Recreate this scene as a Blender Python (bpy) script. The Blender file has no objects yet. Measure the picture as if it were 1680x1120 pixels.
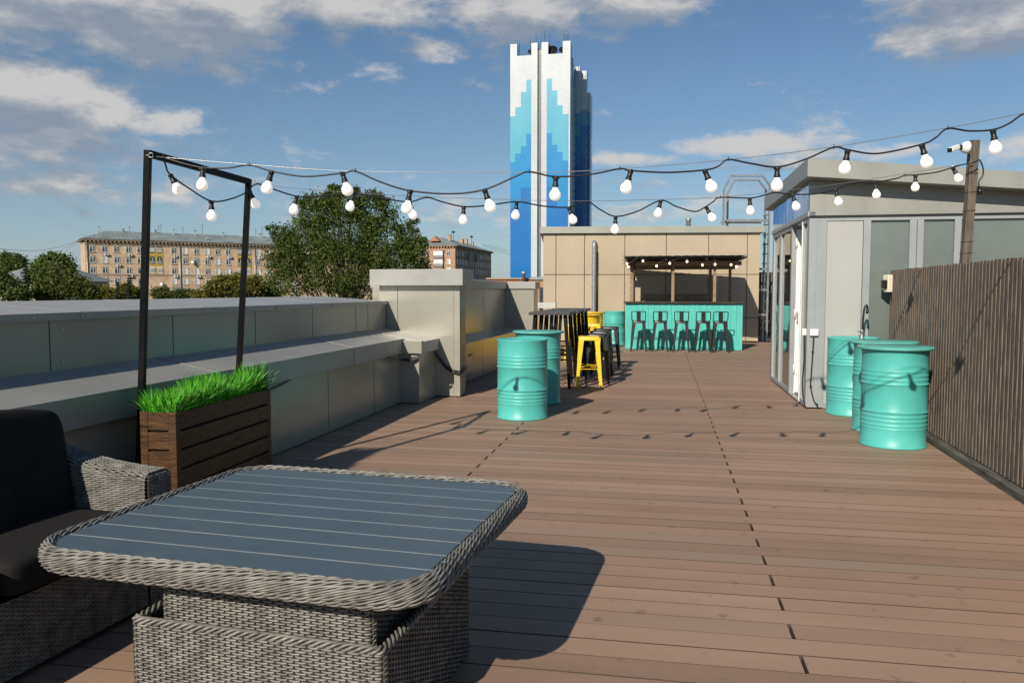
import bpy, math, random
from mathutils import Vector, Matrix
random.seed(7)
R = math.radians
# ---------------------------------------------------------------- camera
SC = bpy.context.scene
COL = SC.collection
F = 1307.0; HORZ = 477.0; EYE = 1.42
PITCH = math.atan((560 - HORZ) / F)
cd = bpy.data.cameras.new('camera'); cam = bpy.data.objects.new('camera', cd); COL.objects.link(cam)
cd.sensor_width = 36; cd.lens = 36 * F / 1680; cd.clip_end = 6000; cd.clip_start = 0.05
cam.location = (0, 0, EYE); cam.rotation_euler = (math.pi/2 - PITCH, 0, 0)
SC.camera = cam
SC.render.resolution_x = 1024; SC.render.resolution_y = 682
# ---------------------------------------------------------------- sun and exposure
SUN_AZ = R(26.1); SUN_EL = R(30.5)          # the light travels towards azimuth 25.5 deg right of the camera heading
sd = bpy.data.lights.new('sun', 'SUN'); sun = bpy.data.objects.new('sun', sd); COL.objects.link(sun)
sd.energy = 5.0; sd.angle = R(0.5); sd.color = (1.0, 0.91, 0.78)
sun.rotation_euler = Vector((math.sin(SUN_AZ)*math.cos(SUN_EL), math.cos(SUN_AZ)*math.cos(SUN_EL), -math.sin(SUN_EL))).to_track_quat('-Z', 'Y').to_euler()
sun.location = (-10, -20, 14)
SC.view_settings.view_transform = 'Standard'; SC.view_settings.look = 'None'
SC.view_settings.gamma = 1; SC.view_settings.exposure = 0.14
# ---------------------------------------------------------------- sky with clouds
def nd(nt, t, **kw):
    n = nt.nodes.new(t)
    for k, v in kw.items(): setattr(n, k, v)
    return n
def mth(nt, op, a, b=None, c=None, clamp=False):
    n = nt.nodes.new('ShaderNodeMath'); n.operation = op; n.use_clamp = clamp
    for i, s in enumerate((a, b, c)):
        if s is None: continue
        if isinstance(s, (int, float)): n.inputs[i].default_value = s
        else: nt.links.new(s, n.inputs[i])
    return n.outputs[0]
def build_sky():
    w = bpy.data.worlds.new('World'); SC.world = w; w.use_nodes = True
    nt = w.node_tree; nt.nodes.clear(); L = nt.links.new
    out = nd(nt, 'ShaderNodeOutputWorld'); bg = nd(nt, 'ShaderNodeBackground'); bg.inputs[1].default_value = 0.055
    sky = nd(nt, 'ShaderNodeTexSky', sky_type='NISHITA'); sky.sun_disc = False
    sky.sun_elevation = SUN_EL; sky.sun_rotation = SUN_AZ + math.pi; sky.air_density = 1.0; sky.dust_density = 0.1; sky.ozone_density = 3.2
    tc = nd(nt, 'ShaderNodeTexCoord'); sep = nd(nt, 'ShaderNodeSeparateXYZ'); L(tc.outputs['Generated'], sep.inputs[0])
    az = mth(nt, 'ARCTAN2', sep.outputs[0], sep.outputs[1]); el = mth(nt, 'ARCSINE', sep.outputs[2])
    def noise(du, dv, sx, sy, scale, det, rough=0.55, dist=0.0):
        c = nd(nt, 'ShaderNodeCombineXYZ')
        L(mth(nt, 'MULTIPLY_ADD', az, sx, du), c.inputs[0]); L(mth(nt, 'MULTIPLY_ADD', el, sy, dv), c.inputs[1])
        n = nd(nt, 'ShaderNodeTexNoise'); n.inputs['Scale'].default_value = scale; n.inputs['Detail'].default_value = det
        n.inputs['Roughness'].default_value = rough; n.inputs['Distortion'].default_value = dist
        L(c.outputs[0], n.inputs['Vector']); return n.outputs[0]
    def P(px, py): return math.atan((px-840)/F), math.atan((HORZ-py)/F)
    # cloud banks: centre px, py, half sizes (in thousandths of a radian of arc), weight
    banks = [(60, 70, 230, 80, .70), (280, 60, 220, 85, .72), (40, 205, 150, 60, .66), (170, 225, 130, 36, .60), (60, 265, 220, 40, .50), (560, 25, 170, 45, .62), (860, 20, 120, 50, .70), (1040, 15, 140, 40, .66), (1560, 25, 150, 60, .72), (1650, 90, 130, 60, .74), (1500, 115, 70, 26, .5),
             (1000, -70, 900, 60, .55), (705, 98, 60, 26, .40), (645, 132, 34, 22, .38), (560, 82, 40, 18, .34), (1215, 248, 130, 20, .46), (1030, 266, 80, 13, .42), (1420, 272, 130, 14, .42), (1640, 280, 70, 22, .44),
             (1290, 285, 110, 12, .36), (990, 190, 22, 12, .3), (300, 335, 420, 55, .27), (90, 330, 120, 22, .40), (1000, 345, 500, 50, .27), (1330, 320, 300, 60, .2), (1325, 45, 40, 30, .22)]
    def blobs(dv):
        tot = None
        for (px, py, sx, sy, wt) in banks:
            a, e = P(px, py)
            da = mth(nt, 'MULTIPLY', mth(nt, 'SUBTRACT', az, a), F/sx); de = mth(nt, 'MULTIPLY', mth(nt, 'SUBTRACT', mth(nt, 'ADD', el, dv), e), F/sy)
            r2 = mth(nt, 'ADD', mth(nt, 'MULTIPLY', da, da), mth(nt, 'MULTIPLY', de, de))
            g = mth(nt, 'MULTIPLY', mth(nt, 'EXPONENT', mth(nt, 'MULTIPLY', r2, -1.0)), wt)
            tot = g if tot is None else mth(nt, 'MAXIMUM', tot, g)
        return tot
    def dens(dv):
        b = blobs(dv)
        n1 = noise(3.1, 1.7 + dv*2.2, 1.0, 2.2, 4.2, 12, .62, .35)
        n2 = noise(7.7, 4.2 + dv*2.2, 1.0, 2.2, 17.0, 8, .62, .2)
        n = mth(nt, 'ADD', mth(nt, 'MULTIPLY', mth(nt, 'SUBTRACT', n1, .5), .85), mth(nt, 'MULTIPLY', mth(nt, 'SUBTRACT', n2, .5), 1.05))
        return mth(nt, 'ADD', mth(nt, 'ADD', b, n), -.105)
    d0 = dens(0.0); d1 = dens(0.035)
    mr = nd(nt, 'ShaderNodeMapRange'); mr.interpolation_type = 'SMOOTHSTEP'; mr.inputs[1].default_value = 0.0; mr.inputs[2].default_value = 0.36; L(d0, mr.inputs[0])
    # keep a thin veil close to the horizon
    veil = mth(nt, 'MULTIPLY', mth(nt, 'EXPONENT', mth(nt, 'MULTIPLY', mth(nt, 'ABSOLUTE', el), -10.0)), 0.78)
    cov = mth(nt, 'MULTIPLY', mr.outputs[0], 0.93)
    # shading: the upper edges are lit, thick lower parts are grey
    sh = mth(nt, 'ADD', mth(nt, 'MULTIPLY', mth(nt, 'SUBTRACT', d0, d1), 1.9), mth(nt, 'MULTIPLY_ADD', d0, -.55, .66), clamp=True)
    cr = nd(nt, 'ShaderNodeValToRGB'); e = cr.color_ramp.elements
    e[0].position = 0.05; e[0].color = (4.2, 5.0, 6.2, 1); e[1].position = 0.95; e[1].color = (10.0, 9.8, 9.6, 1)
    m = cr.color_ramp.elements.new(.45); m.color = (5.8, 6.3, 7.1, 1)
    L(sh, cr.inputs[0])
    vm = nd(nt, 'ShaderNodeMix', data_type='RGBA'); L(veil, vm.inputs[0]); tn = nd(nt, 'ShaderNodeMix', data_type='RGBA', blend_type='MULTIPLY'); tn.inputs[0].default_value = 1; L(sky.outputs[0], tn.inputs[6]); tn.inputs[7].default_value = (1.04, 1.23, 1.30, 1); L(tn.outputs[2], vm.inputs[6]); vm.inputs[7].default_value = (5.9, 6.7, 8.0, 1)
    mx = nd(nt, 'ShaderNodeMix', data_type='RGBA'); L(cov, mx.inputs[0]); L(vm.outputs[2], mx.inputs[6]); L(cr.outputs[0], mx.inputs[7])
    L(mx.outputs[2], bg.inputs[0]); L(bg.outputs[0], out.inputs[0])
build_sky()

# ---------------------------------------------------------------- survey helpers (camera is at the world origin, +Y is its heading)
def ray(px, py):
    v = (560-py)/F; return (px-840)/F, math.cos(PITCH)+v*math.sin(PITCH), v*math.cos(PITCH)-math.sin(PITCH)
def G(px, py, z=0.0):
    a, b, c = ray(px, py); t = (z-EYE)/c; return Vector((a*t, b*t, z))
def A(px, py, Y):
    a, b, c = ray(px, py); t = Y/b; return Vector((a*t, Y, EYE+c*t))
# ---------------------------------------------------------------- materials
MATS = {}
def mat(name, c, rough=.6, metal=0.0, var=.12, vscale=6.0, bump=0.0, bscale=60.0, spec=.5, emit=0.0, stretch=(1,1,1), c2=None, coat=0.0, alpha_tr=0.0):
    if name in MATS: return MATS[name]
    m = bpy.data.materials.new(name); m.use_nodes = True; nt = m.node_tree; L = nt.links.new
    p = nt.nodes['Principled BSDF']; p.inputs['Roughness'].default_value = rough; p.inputs['Metallic'].default_value = metal
    p.inputs['Specular IOR Level'].default_value = spec; p.inputs['Coat Weight'].default_value = coat; p.inputs['Coat Roughness'].default_value = .15
    if alpha_tr: p.inputs['Transmission Weight'].default_value = alpha_tr
    tc = nd(nt, 'ShaderNodeTexCoord'); mp = nd(nt, 'ShaderNodeMapping'); mp.inputs['Scale'].default_value = stretch
    L(tc.outputs['Object'], mp.inputs[0])
    n = nd(nt, 'ShaderNodeTexNoise'); n.inputs['Scale'].default_value = vscale; n.inputs['Detail'].default_value = 6; n.inputs['Roughness'].default_value = .6
    L(mp.outputs[0], n.inputs['Vector'])
    mx = nd(nt, 'ShaderNodeMix', data_type='RGBA')
    c2 = c2 or tuple(x*(1-var*2) for x in c); hi = tuple(min(1, x*(1+var)) for x in c)
    mr = nd(nt, 'ShaderNodeMapRange'); mr.inputs[1].default_value = .3; mr.inputs[2].default_value = .7; L(n.outputs[0], mr.inputs[0])
    L(mr.outputs[0], mx.inputs[0]); mx.inputs[6].default_value = (*c2, 1); mx.inputs[7].default_value = (*hi, 1)
    L(mx.outputs[2], p.inputs['Base Color'])
    r2 = nd(nt, 'ShaderNodeMapRange'); r2.inputs[3].default_value = max(.02, rough*.85); r2.inputs[4].default_value = min(1, rough*1.2); L(n.outputs[0], r2.inputs[0]); L(r2.outputs[0], p.inputs['Roughness'])
    if bump:
        b = nd(nt, 'ShaderNodeBump'); b.inputs['Strength'].default_value = bump; b.inputs['Distance'].default_value = .01
        n2 = nd(nt, 'ShaderNodeTexNoise'); n2.inputs['Scale'].default_value = bscale; n2.inputs['Detail'].default_value = 4; L(mp.outputs[0], n2.inputs['Vector'])
        L(n2.outputs[0], b.inputs['Height']); L(b.outputs[0], p.inputs['Normal'])
    if emit:
        p.inputs['Emission Color'].default_value = (1.0, .94, .86, 1); p.inputs['Emission Strength'].default_value = emit
    MATS[name] = m; return m
def node_of(m, t): return [n for n in m.node_tree.nodes if n.bl_idname == t]
cladding = mat('grey_cladding', (.335, .322, .272), .25, .16, .04, 1.6, .04, 1.5, .6)
cladding_top = mat('grey_cladding_top', (.34, .335, .315), .36, .15, .07, 1.6, .05, 4, .5)
screw = mat('screw_head', (.55, .55, .52), .3, .8, .05)
beige = mat('beige_cladding', (.42, .35, .245), .5, .0, .05, .8, .02, 5, .4)
beige_cap = mat('beige_roof_trim', (.36, .36, .31), .4, .2, .06, 1)
dark_gap = mat('dark_gap', (.02, .018, .015), .9, 0, .1)
turq = mat('turquoise_paint', (.085, .445, .395), .40, 0, .08, 3, .15, 5, .4)
turq_wood = mat('turquoise_painted_wood', (.08, .46, .40), .55, 0, .09, 3, .25, 30, .4, stretch=(6, 6, 1))
turq_lid = mat('turquoise_lid', (.11, .42, .36), .5, 0, .16, 9, .2, 40, .4)
yellow = mat('yellow_paint', (.78, .52, .02), .35, 0, .05, 8)
black_metal = mat('black_metal', (.006, .006, .007), .4, .0, .15, 12, .0, 40, .1)
graphite = mat('graphite_metal', (.014, .013, .013), .38, .2, .15, 12)
black_plastic = mat('black_plastic', (.012, .012, .013), .4, 0, .1)
steel_wire = mat('steel_wire', (.42, .41, .38), .35, .7, .1)
galv = mat('galvanised_steel', (.36, .37, .37), .4, .6, .12, 12)
white_pl = mat('white_plastic', (.75, .75, .72), .4, 0, .03)
cream_pl = mat('cream_plastic', (.70, .64, .50), .4, 0, .04)
bulb_m = mat('frosted_lit_bulb', (.80, .74, .68), .25, 0, .01, emit=.45)
bulb_w = mat('warm_lit_bulb', (.9, .75, .5), .3, 0, .01, emit=2.6)
node_of(bulb_w, 'ShaderNodeBsdfPrincipled')[0].inputs['Emission Color'].default_value = (1, .72, .42, 1)
alu = mat('grey_frame', (.33, .35, .36), .4, .25, .04, 3)
white_panel = mat('white_panel', (.38, .38, .365), .32, 0, .03, 1.5)
film_glass = mat('frosted_green_glass', (.15, .175, .16), .10, 0, .10, .9, .02, 2, .9)
clear_glass = mat('clear_glass', (.9, .95, .93), .01, 0, .0, 1, alpha_tr=1.0)
blue_film = mat('blue_mirror_film', (.30, .40, .52), .07, .85, .12, 2, .35, 1.6)
roof_slab_m = mat('pavilion_roof_metal', (.29, .29, .265), .42, .15, .07, 1.4, .03, 4)
inner_wall = mat('interior_wall', (.20, .19, .17), .7)
old_wood = mat('weathered_wood', (.165, .132, .107), .8, 0, .28, 7, .5, 30, .3, stretch=(5, 5, .7))
post_wood = mat('grey_post_wood', (.14, .115, .095), .8, 0, .3, 6, .5, 25, .3, stretch=(6, 6, .6))
bar_wood = mat('bar_wood', (.30, .21, .135), .7, 0, .25, 5, .3, 25, .3, stretch=(1, 8, 8))
bar_dark = mat('bar_dark_wood', (.05, .036, .028), .6, 0, .3, 5, .3, 25, .3, stretch=(1, 8, 8))
planter_m = mat('stained_planter_wood', (.09, .042, .013), .5, 0, .2, 5, .35, 20, .3, stretch=(1.2, 1.2, 9), c2=(.012, .006, .003))
rattan = mat('grey_rattan', (.225, .215, .19), .40, 0, .2, 18, .1, 90, .45, c2=(.085, .08, .072))
rattan_back = mat('rattan_core', (.02, .018, .016), .8)
table_m = mat('slate_table_board', (.068, .102, .125), .40, 0, .13, 7, .12, 40, .55, stretch=(1, 14, 1))
table_gap = mat('pale_table_inlay', (.46, .44, .40), .5)
cushion = mat('charcoal_cushion', (.021, .019, .019), .95, 0, .12, 60, .3, 260, .15)
soil = mat('soil', (.03, .022, .015), .95)
grass_m = mat('bright_grass', (.09, .42, .02), .45, 0, .25, 30, spec=.4, c2=(.035, .22, .01))
grass_d = mat('pale_grass', (.22, .46, .06), .5, 0, .25, 30, c2=(.10, .28, .03))
bark = mat('bark', (.06, .045, .03), .9, 0, .2, 5, .5, 12)
def scuffs(m, col, scale, lo, hi, amount, stretch=(1,1,1)):
    nt = m.node_tree; L = nt.links.new; p = node_of(m, 'ShaderNodeBsdfPrincipled')[0]
    tc = nd(nt, 'ShaderNodeTexCoord'); mp = nd(nt, 'ShaderNodeMapping'); mp.inputs['Scale'].default_value = stretch; mp.inputs['Location'].default_value = (3.3, 1.7, 5.1); L(tc.outputs['Object'], mp.inputs[0])
    n = nd(nt, 'ShaderNodeTexNoise'); n.inputs['Scale'].default_value = scale; n.inputs['Detail'].default_value = 10; n.inputs['Roughness'].default_value = .7; L(mp.outputs[0], n.inputs['Vector'])
    mr = nd(nt, 'ShaderNodeMapRange'); mr.inputs[1].default_value = lo; mr.inputs[2].default_value = hi; mr.inputs[4].default_value = amount; L(n.outputs[0], mr.inputs[0])
    mx = nd(nt, 'ShaderNodeMix', data_type='RGBA'); src = p.inputs['Base Color'].links[0].from_socket
    L(mr.outputs[0], mx.inputs[0]); L(src, mx.inputs[6]); mx.inputs[7].default_value = (*col, 1); L(mx.outputs[2], p.inputs['Base Color'])
scuffs(turq, (.11, .38, .33), 14, .68, .74, .45)
scuffs(turq_lid, (.12, .30, .25), 18, .60, .68, .6)
scuffs(cladding_top, (.25, .245, .23), 4, .60, .72, .35)
scuffs(roof_slab_m, (.20, .195, .17), 2.5, .52, .75, .4, (3, 3, .2))
scuffs(beige, (.30, .25, .18), 1.2, .55, .8, .4, (1.5, 1.5, .2))
scuffs(white_panel, (.28, .27, .24), 4, .6, .8, .35, (2, 2, .4))
scuffs(table_m, (.10, .12, .13), 30, .62, .7, .35, (1, 8, 1))
def leaf_mat(name, c, c2, vs=.5):
    m = mat(name, c, .55, 0, .2, vs, c2=c2, spec=.3)
    p = node_of(m, 'ShaderNodeBsdfPrincipled')[0]; nt = m.node_tree
    tr = nd(nt, 'ShaderNodeBsdfTranslucent'); mix = nd(nt, 'ShaderNodeMixShader'); mix.inputs[0].default_value = .3
    nt.links.new(p.inputs['Base Color'].links[0].from_socket, tr.inputs[0])
    nt.links.new(p.outputs[0], mix.inputs[1]); nt.links.new(tr.outputs[0], mix.inputs[2])
    nt.links.new(mix.outputs[0], node_of(m, 'ShaderNodeOutputMaterial')[0].inputs[0]); return m
leaf_a = leaf_mat('poplar_leaves', (.085, .12, .024), (.045, .072, .014))
leaf_y = leaf_mat('yellowing_leaves', (.17, .155, .025), (.075, .085, .015), .2)
leaf_g = leaf_mat('green_leaves', (.11, .15, .035), (.05, .078, .02), .2)
leaf_s = leaf_mat('spruce_needles', (.045, .07, .045), (.02, .035, .022), .3)
leaf_m2 = leaf_mat('olive_leaves', (.11, .125, .025), (.045, .06, .014), .2)
brick_m = None
def brick(name, c1, c2, mortar, scale=1.0, bw=.6, bh=.2):
    m = bpy.data.materials.new(name); m.use_nodes = True; nt = m.node_tree; L = nt.links.new
    p = nt.nodes['Principled BSDF']; p.inputs['Roughness'].default_value = .85
    tc = nd(nt, 'ShaderNodeTexCoord'); sp = nd(nt, 'ShaderNodeSeparateXYZ'); L(tc.outputs['Object'], sp.inputs[0])
    cb = nd(nt, 'ShaderNodeCombineXYZ'); L(mth(nt, 'ADD', sp.outputs[0], sp.outputs[1]), cb.inputs[0]); L(sp.outputs[2], cb.inputs[1])
    b = nd(nt, 'ShaderNodeTexBrick'); b.inputs['Scale'].default_value = scale; b.inputs['Brick Width'].default_value = bw; b.inputs['Row Height'].default_value = bh
    b.inputs['Mortar Size'].default_value = .012; b.inputs['Color1'].default_value = (*c1, 1); b.inputs['Color2'].default_value = (*c2, 1); b.inputs['Mortar'].default_value = (*mortar, 1)
    L(cb.outputs[0], b.inputs['Vector'])
    n = nd(nt, 'ShaderNodeTexNoise'); n.inputs['Scale'].default_value = .35; n.inputs['Detail'].default_value = 8; L(tc.outputs['Object'], n.inputs['Vector'])
    mr = nd(nt, 'ShaderNodeMapRange'); mr.inputs[1].default_value = .3; mr.inputs[2].default_value = .7; mr.inputs[3].default_value = .72; mr.inputs[4].default_value = 1.15; L(n.outputs[0], mr.inputs[0])
    mx = nd(nt, 'ShaderNodeVectorMath', operation='SCALE'); L(b.outputs[0], mx.inputs[0]); L(mr.outputs[0], mx.inputs['Scale']); L(mx.outputs[0], p.inputs['Base Color'])
    return m
brick_tan = brick('tan_brick', (.60, .45, .30), (.52, .36, .23), (.52, .42, .32), 1, 1.1, .33)
brick_b = brick('brown_brick', (.40, .26, .155), (.34, .20, .12), (.33, .25, .18), 1, 1.1, .33)
brick_red = brick('red_brick', (.25, .10, .06), (.2, .08, .05), (.25, .18, .14), 1, 1.1, .33)
stone_trim = mat('stone_trim', (.36, .27, .19), .85, 0, .15, .5)
ochre = mat('ochre_plaster', (.52, .34, .07), .85, 0, .2, .6)
tin_roof = mat('grey_tin_roof', (.27, .31, .30), .5, .2, .15, .3)
win_white = mat('white_window_frame', (.7, .7, .68), .5, 0, .04)
win_glass = mat('dark_window_glass', (.05, .065, .075), .08, 0, .3, .4, spec=.9)
curtain = mat('curtain_window', (.40, .42, .42), .3, 0, .2, .6)
grey_box = mat('grey_balcony', (.25, .26, .26), .7, 0, .2, 1)
tile = {}
def tower_mat(name, c, rough=.28):
    m = mat(name, c, rough, 0, .05, .05, spec=.6)
    p = node_of(m, 'ShaderNodeBsdfPrincipled')[0]; nt = m.node_tree; L = nt.links.new
    tc = nd(nt, 'ShaderNodeTexCoord'); sp = nd(nt, 'ShaderNodeSeparateXYZ'); L(tc.outputs['Object'], sp.inputs[0])
    cb = nd(nt, 'ShaderNodeCombineXYZ'); L(mth(nt, 'ADD', sp.outputs[0], sp.outputs[1]), cb.inputs[0]); L(sp.outputs[2], cb.inputs[1])
    b = nd(nt, 'ShaderNodeTexBrick'); b.offset = 0; b.inputs['Scale'].default_value = 1; b.inputs['Brick Width'].default_value = 1.35; b.inputs['Row Height'].default_value = 1.65; b.inputs['Mortar Size'].default_value = .09
    b.inputs['Color1'].default_value = (1, 1, 1, 1); b.inputs['Color2'].default_value = (.9, .92, .93, 1); b.inputs['Mortar'].default_value = (.87, .89, .9, 1); L(cb.outputs[0], b.inputs['Vector'])
    src = p.inputs['Base Color'].links[0].from_socket
    mx = nd(nt, 'ShaderNodeMix', data_type='RGBA', blend_type='MULTIPLY'); mx.inputs[0].default_value = 1; L(src, mx.inputs[6]); L(b.outputs[0], mx.inputs[7]); L(mx.outputs[2], p.inputs['Base Color'])
    return m
tw_white = tower_mat('tower_white_tiles', (.50, .53, .55)); tw_cyan = tower_mat('tower_cyan_tiles', (.075, .37, .49))
tw_mid = tower_mat('tower_blue_tiles', (.0, .22, .50)); tw_deep = tower_mat('tower_deep_blue_tiles', (.0, .14, .42))
tw_dark = mat('tower_dark_slot', (.12, .12, .12), .6, 0, .2, .1)
# ---------------------------------------------------------------- mesh builder
class MB:
    def __init__(s): s.v = []; s.f = []; s.m = []; s.mats = []; s.sm = []
    def mi(s, m):
        if m not in s.mats: s.mats.append(m)
        return s.mats.index(m)
    def face(s, vs, m, smooth=False):
        b = len(s.v); s.v.extend([tuple(p) for p in vs]); s.f.append(tuple(range(b, b+len(vs)))); s.m.append(s.mi(m)); s.sm.append(smooth)
    def box(s, x0, x1, y0, y1, z0, z1, m, tw=None):
        b = len(s.v); k = s.mi(m)
        s.v += [(x0,y0,z0),(x1,y0,z0),(x1,y1,z0),(x0,y1,z0),(x0,y0,z1),(x1,y0,z1),(x1,y1,z1),(x0,y1,z1)]
        for q in ((0,3,2,1),(4,5,6,7),(0,1,5,4),(1,2,6,5),(2,3,7,6),(3,0,4,7)): s.f.append(tuple(b+i for i in q)); s.m.append(k); s.sm.append(False)
        return s
    def hexa(s, lo, hi, m):     # eight corners: four low, four high, same winding
        b = len(s.v); k = s.mi(m); s.v += [tuple(p) for p in lo] + [tuple(p) for p in hi]
        for q in ((0,3,2,1),(4,5,6,7),(0,1,5,4),(1,2,6,5),(2,3,7,6),(3,0,4,7)): s.f.append(tuple(b+i for i in q)); s.m.append(k); s.sm.append(False)
        return s
    def bar(s, p, q, w, h, m, up=(0,0,1), w2=None, h2=None):   # tapered bar between points
        p = Vector(p); q = Vector(q); d = (q-p).normalized(); u = Vector(up)
        if abs(d.dot(u)) > .95: u = Vector((0, 1, 0))
        sx = d.cross(u).normalized(); sy = sx.cross(d).normalized(); w2 = w2 or w; h2 = h2 or h
        lo = [p+sx*a*w/2+sy*c*h/2 for a, c in ((-1,-1),(1,-1),(1,1),(-1,1))]; hi = [q+sx*a*w2/2+sy*c*h2/2 for a, c in ((-1,-1),(1,-1),(1,1),(-1,1))]
        return s.hexa(lo, hi, m)
    def prism(s, poly, y0, y1, m, axis='y', m_top=None):   # polygon in the other two axes extruded
        def P(a, b, c): return {'y': (a, c, b), 'z': (a, b, c), 'x': (c, a, b)}[axis]
        b = len(s.v); n = len(poly); k = s.mi(m)
        for (a, c) in poly: s.v.append(P(a, c, y0))
        for (a, c) in poly: s.v.append(P(a, c, y1))
        s.f.append(tuple(range(b, b+n))); s.m.append(k); s.sm.append(False)
        s.f.append(tuple(range(b+2*n-1, b+n-1, -1))); s.m.append(k); s.sm.append(False)
        for i in range(n):
            j = (i+1) % n; s.f.append((b+j, b+i, b+n+i, b+n+j)); s.m.append(k); s.sm.append(False)
        return s
    def tube(s, path, r, m, n=8, closed=False, taper=None, cap=True):
        path = [Vector(p) for p in path]; N = len(path); b = len(s.v); k = s.mi(m); ref = None
        for i, p in enumerate(path):
            if closed: d = path[(i+1) % N]-path[i-1]
            else: d = path[min(i+1, N-1)]-path[max(i-1, 0)]
            d = d.normalized() if d.length > 1e-9 else Vector((0,0,1))
            if closed: ref = Vector((0,0,1))
            if ref is None: ref = Vector((0,0,1)) if abs(d.z) < .9 else Vector((1,0,0))
            sx = d.cross(ref).normalized(); sy = sx.cross(d).normalized(); ref = sy
            rr = r if taper is None else r + (taper-r)*i/max(1, N-1)
            for j in range(n):
                a = 2*math.pi*j/n; s.v.append(tuple(p+sx*math.cos(a)*rr+sy*math.sin(a)*rr))
        for i in range(N if closed else N-1):
            i2 = (i+1) % N
            for j in range(n):
                j2 = (j+1) % n; s.f.append((b+i*n+j, b+i*n+j2, b+i2*n+j2, b+i2*n+j)); s.m.append(k); s.sm.append(True)
        if cap and not closed:
            s.f.append(tuple(b+j for j in range(n-1, -1, -1))); s.m.append(k); s.sm.append(False)
            s.f.append(tuple(b+(N-1)*n+j for j in range(n))); s.m.append(k); s.sm.append(False)
        return s
    def lathe(s, prof, m, n=32, c=(0,0,0), M=None):
        b = len(s.v); k = s.mi(m); N = len(prof)
        for (r, z) in prof:
            for j in range(n):
                a = 2*math.pi*j/n; p = Vector((r*math.cos(a), r*math.sin(a), z))
                if M is not None: p = M @ p
                s.v.append((p.x+c[0], p.y+c[1], p.z+c[2]))
        for i in range(N-1):
            for j in range(n):
                j2 = (j+1) % n; s.f.append((b+i*n+j, b+i*n+j2, b+(i+1)*n+j2, b+(i+1)*n+j)); s.m.append(k); s.sm.append(True)
        if prof[0][0] > 1e-4: s.f.append(tuple(b+j for j in range(n-1, -1, -1))); s.m.append(k); s.sm.append(False)
        if prof[-1][0] > 1e-4: s.f.append(tuple(b+(N-1)*n+j for j in range(n))); s.m.append(k); s.sm.append(False)
        return s
    def weave(s, S, U, V, du, dv, amp, hh, th, m, v0=0.0):   # strands run along u; S(u,v) -> pos, normal, vdir
        k = s.mi(m); rows = int(V/dv); nu = max(2, int(U/(du/3.0)))
        for r in range(rows):
            v = v0+(r+.5)*dv; b = len(s.v); ph = math.pi*(r % 2); jit = random.uniform(-.0007, .0007)
            for i in range(nu+1):
                u = U*i/nu; p, n, t = S(u, v)
                q = p+n*(amp*math.cos(math.pi*u/du+ph)+jit)+t*jit; h = hh*random.uniform(.9, 1.08)
                for a, c in ((-1, 0), (0, 1), (1, 0), (0, -1)):
                    w = q+t*(a*h)+n*(c*th); s.v.append((w.x, w.y, w.z))
            for i in range(nu):
                for j in range(4):
                    j2 = (j+1) % 4; s.f.append((b+i*4+j, b+i*4+j2, b+(i+1)*4+j2, b+(i+1)*4+j)); s.m.append(k); s.sm.append(True)
        return s
    def build(s, name, parent=None, bevel=0, loc=None, auto=False):
        me = bpy.data.meshes.new(name); me.from_pydata(s.v, [], s.f)
        for m in s.mats: me.materials.append(m)
        me.polygons.foreach_set('material_index', s.m); me.polygons.foreach_set('use_smooth', s.sm); me.update()
        o = bpy.data.objects.new(name, me); COL.objects.link(o)
        if parent: o.parent = parent
        if loc: o.location = loc
        if bevel:
            bm = o.modifiers.new('bevel', 'BEVEL'); bm.width = bevel; bm.segments = 2; bm.limit_method = 'ANGLE'; bm.angle_limit = R(40)
        return o
def tag(o, label=None, cat=None, group=None, kind=None):
    if label: o['label'] = label
    if cat: o['category'] = cat
    if group: o['group'] = group
    if kind: o['kind'] = kind
    return o
def thing(name, label, cat, loc=(0,0,0), yaw=0.0, group=None):
    o = bpy.data.objects.new(name, None); COL.objects.link(o); o.empty_display_size = .2
    o.location = loc; o.rotation_euler = (0, 0, -yaw); tag(o, label, cat, group); return o
def dup(root, loc, yaw, label, group=None):
    def cp(o, par):
        c = o.copy(); COL.objects.link(c); c.parent = par
        for ch in list(o.children): cp(ch, c)
        return c
    kids = list(root.children)
    r = root.copy(); COL.objects.link(r); r.location = loc; r.rotation_euler = (0, 0, -yaw); r['label'] = label
    if group: r['group'] = group
    for ch in kids: cp(ch, r)
    return r
def catmull(pts, n=8):
    pts = [Vector(p) for p in pts]; out = []
    for i in range(len(pts)-1):
        p0 = pts[max(i-1, 0)]; p1 = pts[i]; p2 = pts[i+1]; p3 = pts[min(i+2, len(pts)-1)]
        for k in range(n):
            t = k/n; out.append(.5*((2*p1)+(p2-p0)*t+(2*p0-5*p1+4*p2-p3)*t*t+(3*p1-p0-3*p2+p3)*t**3))
    out.append(pts[-1]); return out
DECK = R(10.6)
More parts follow.
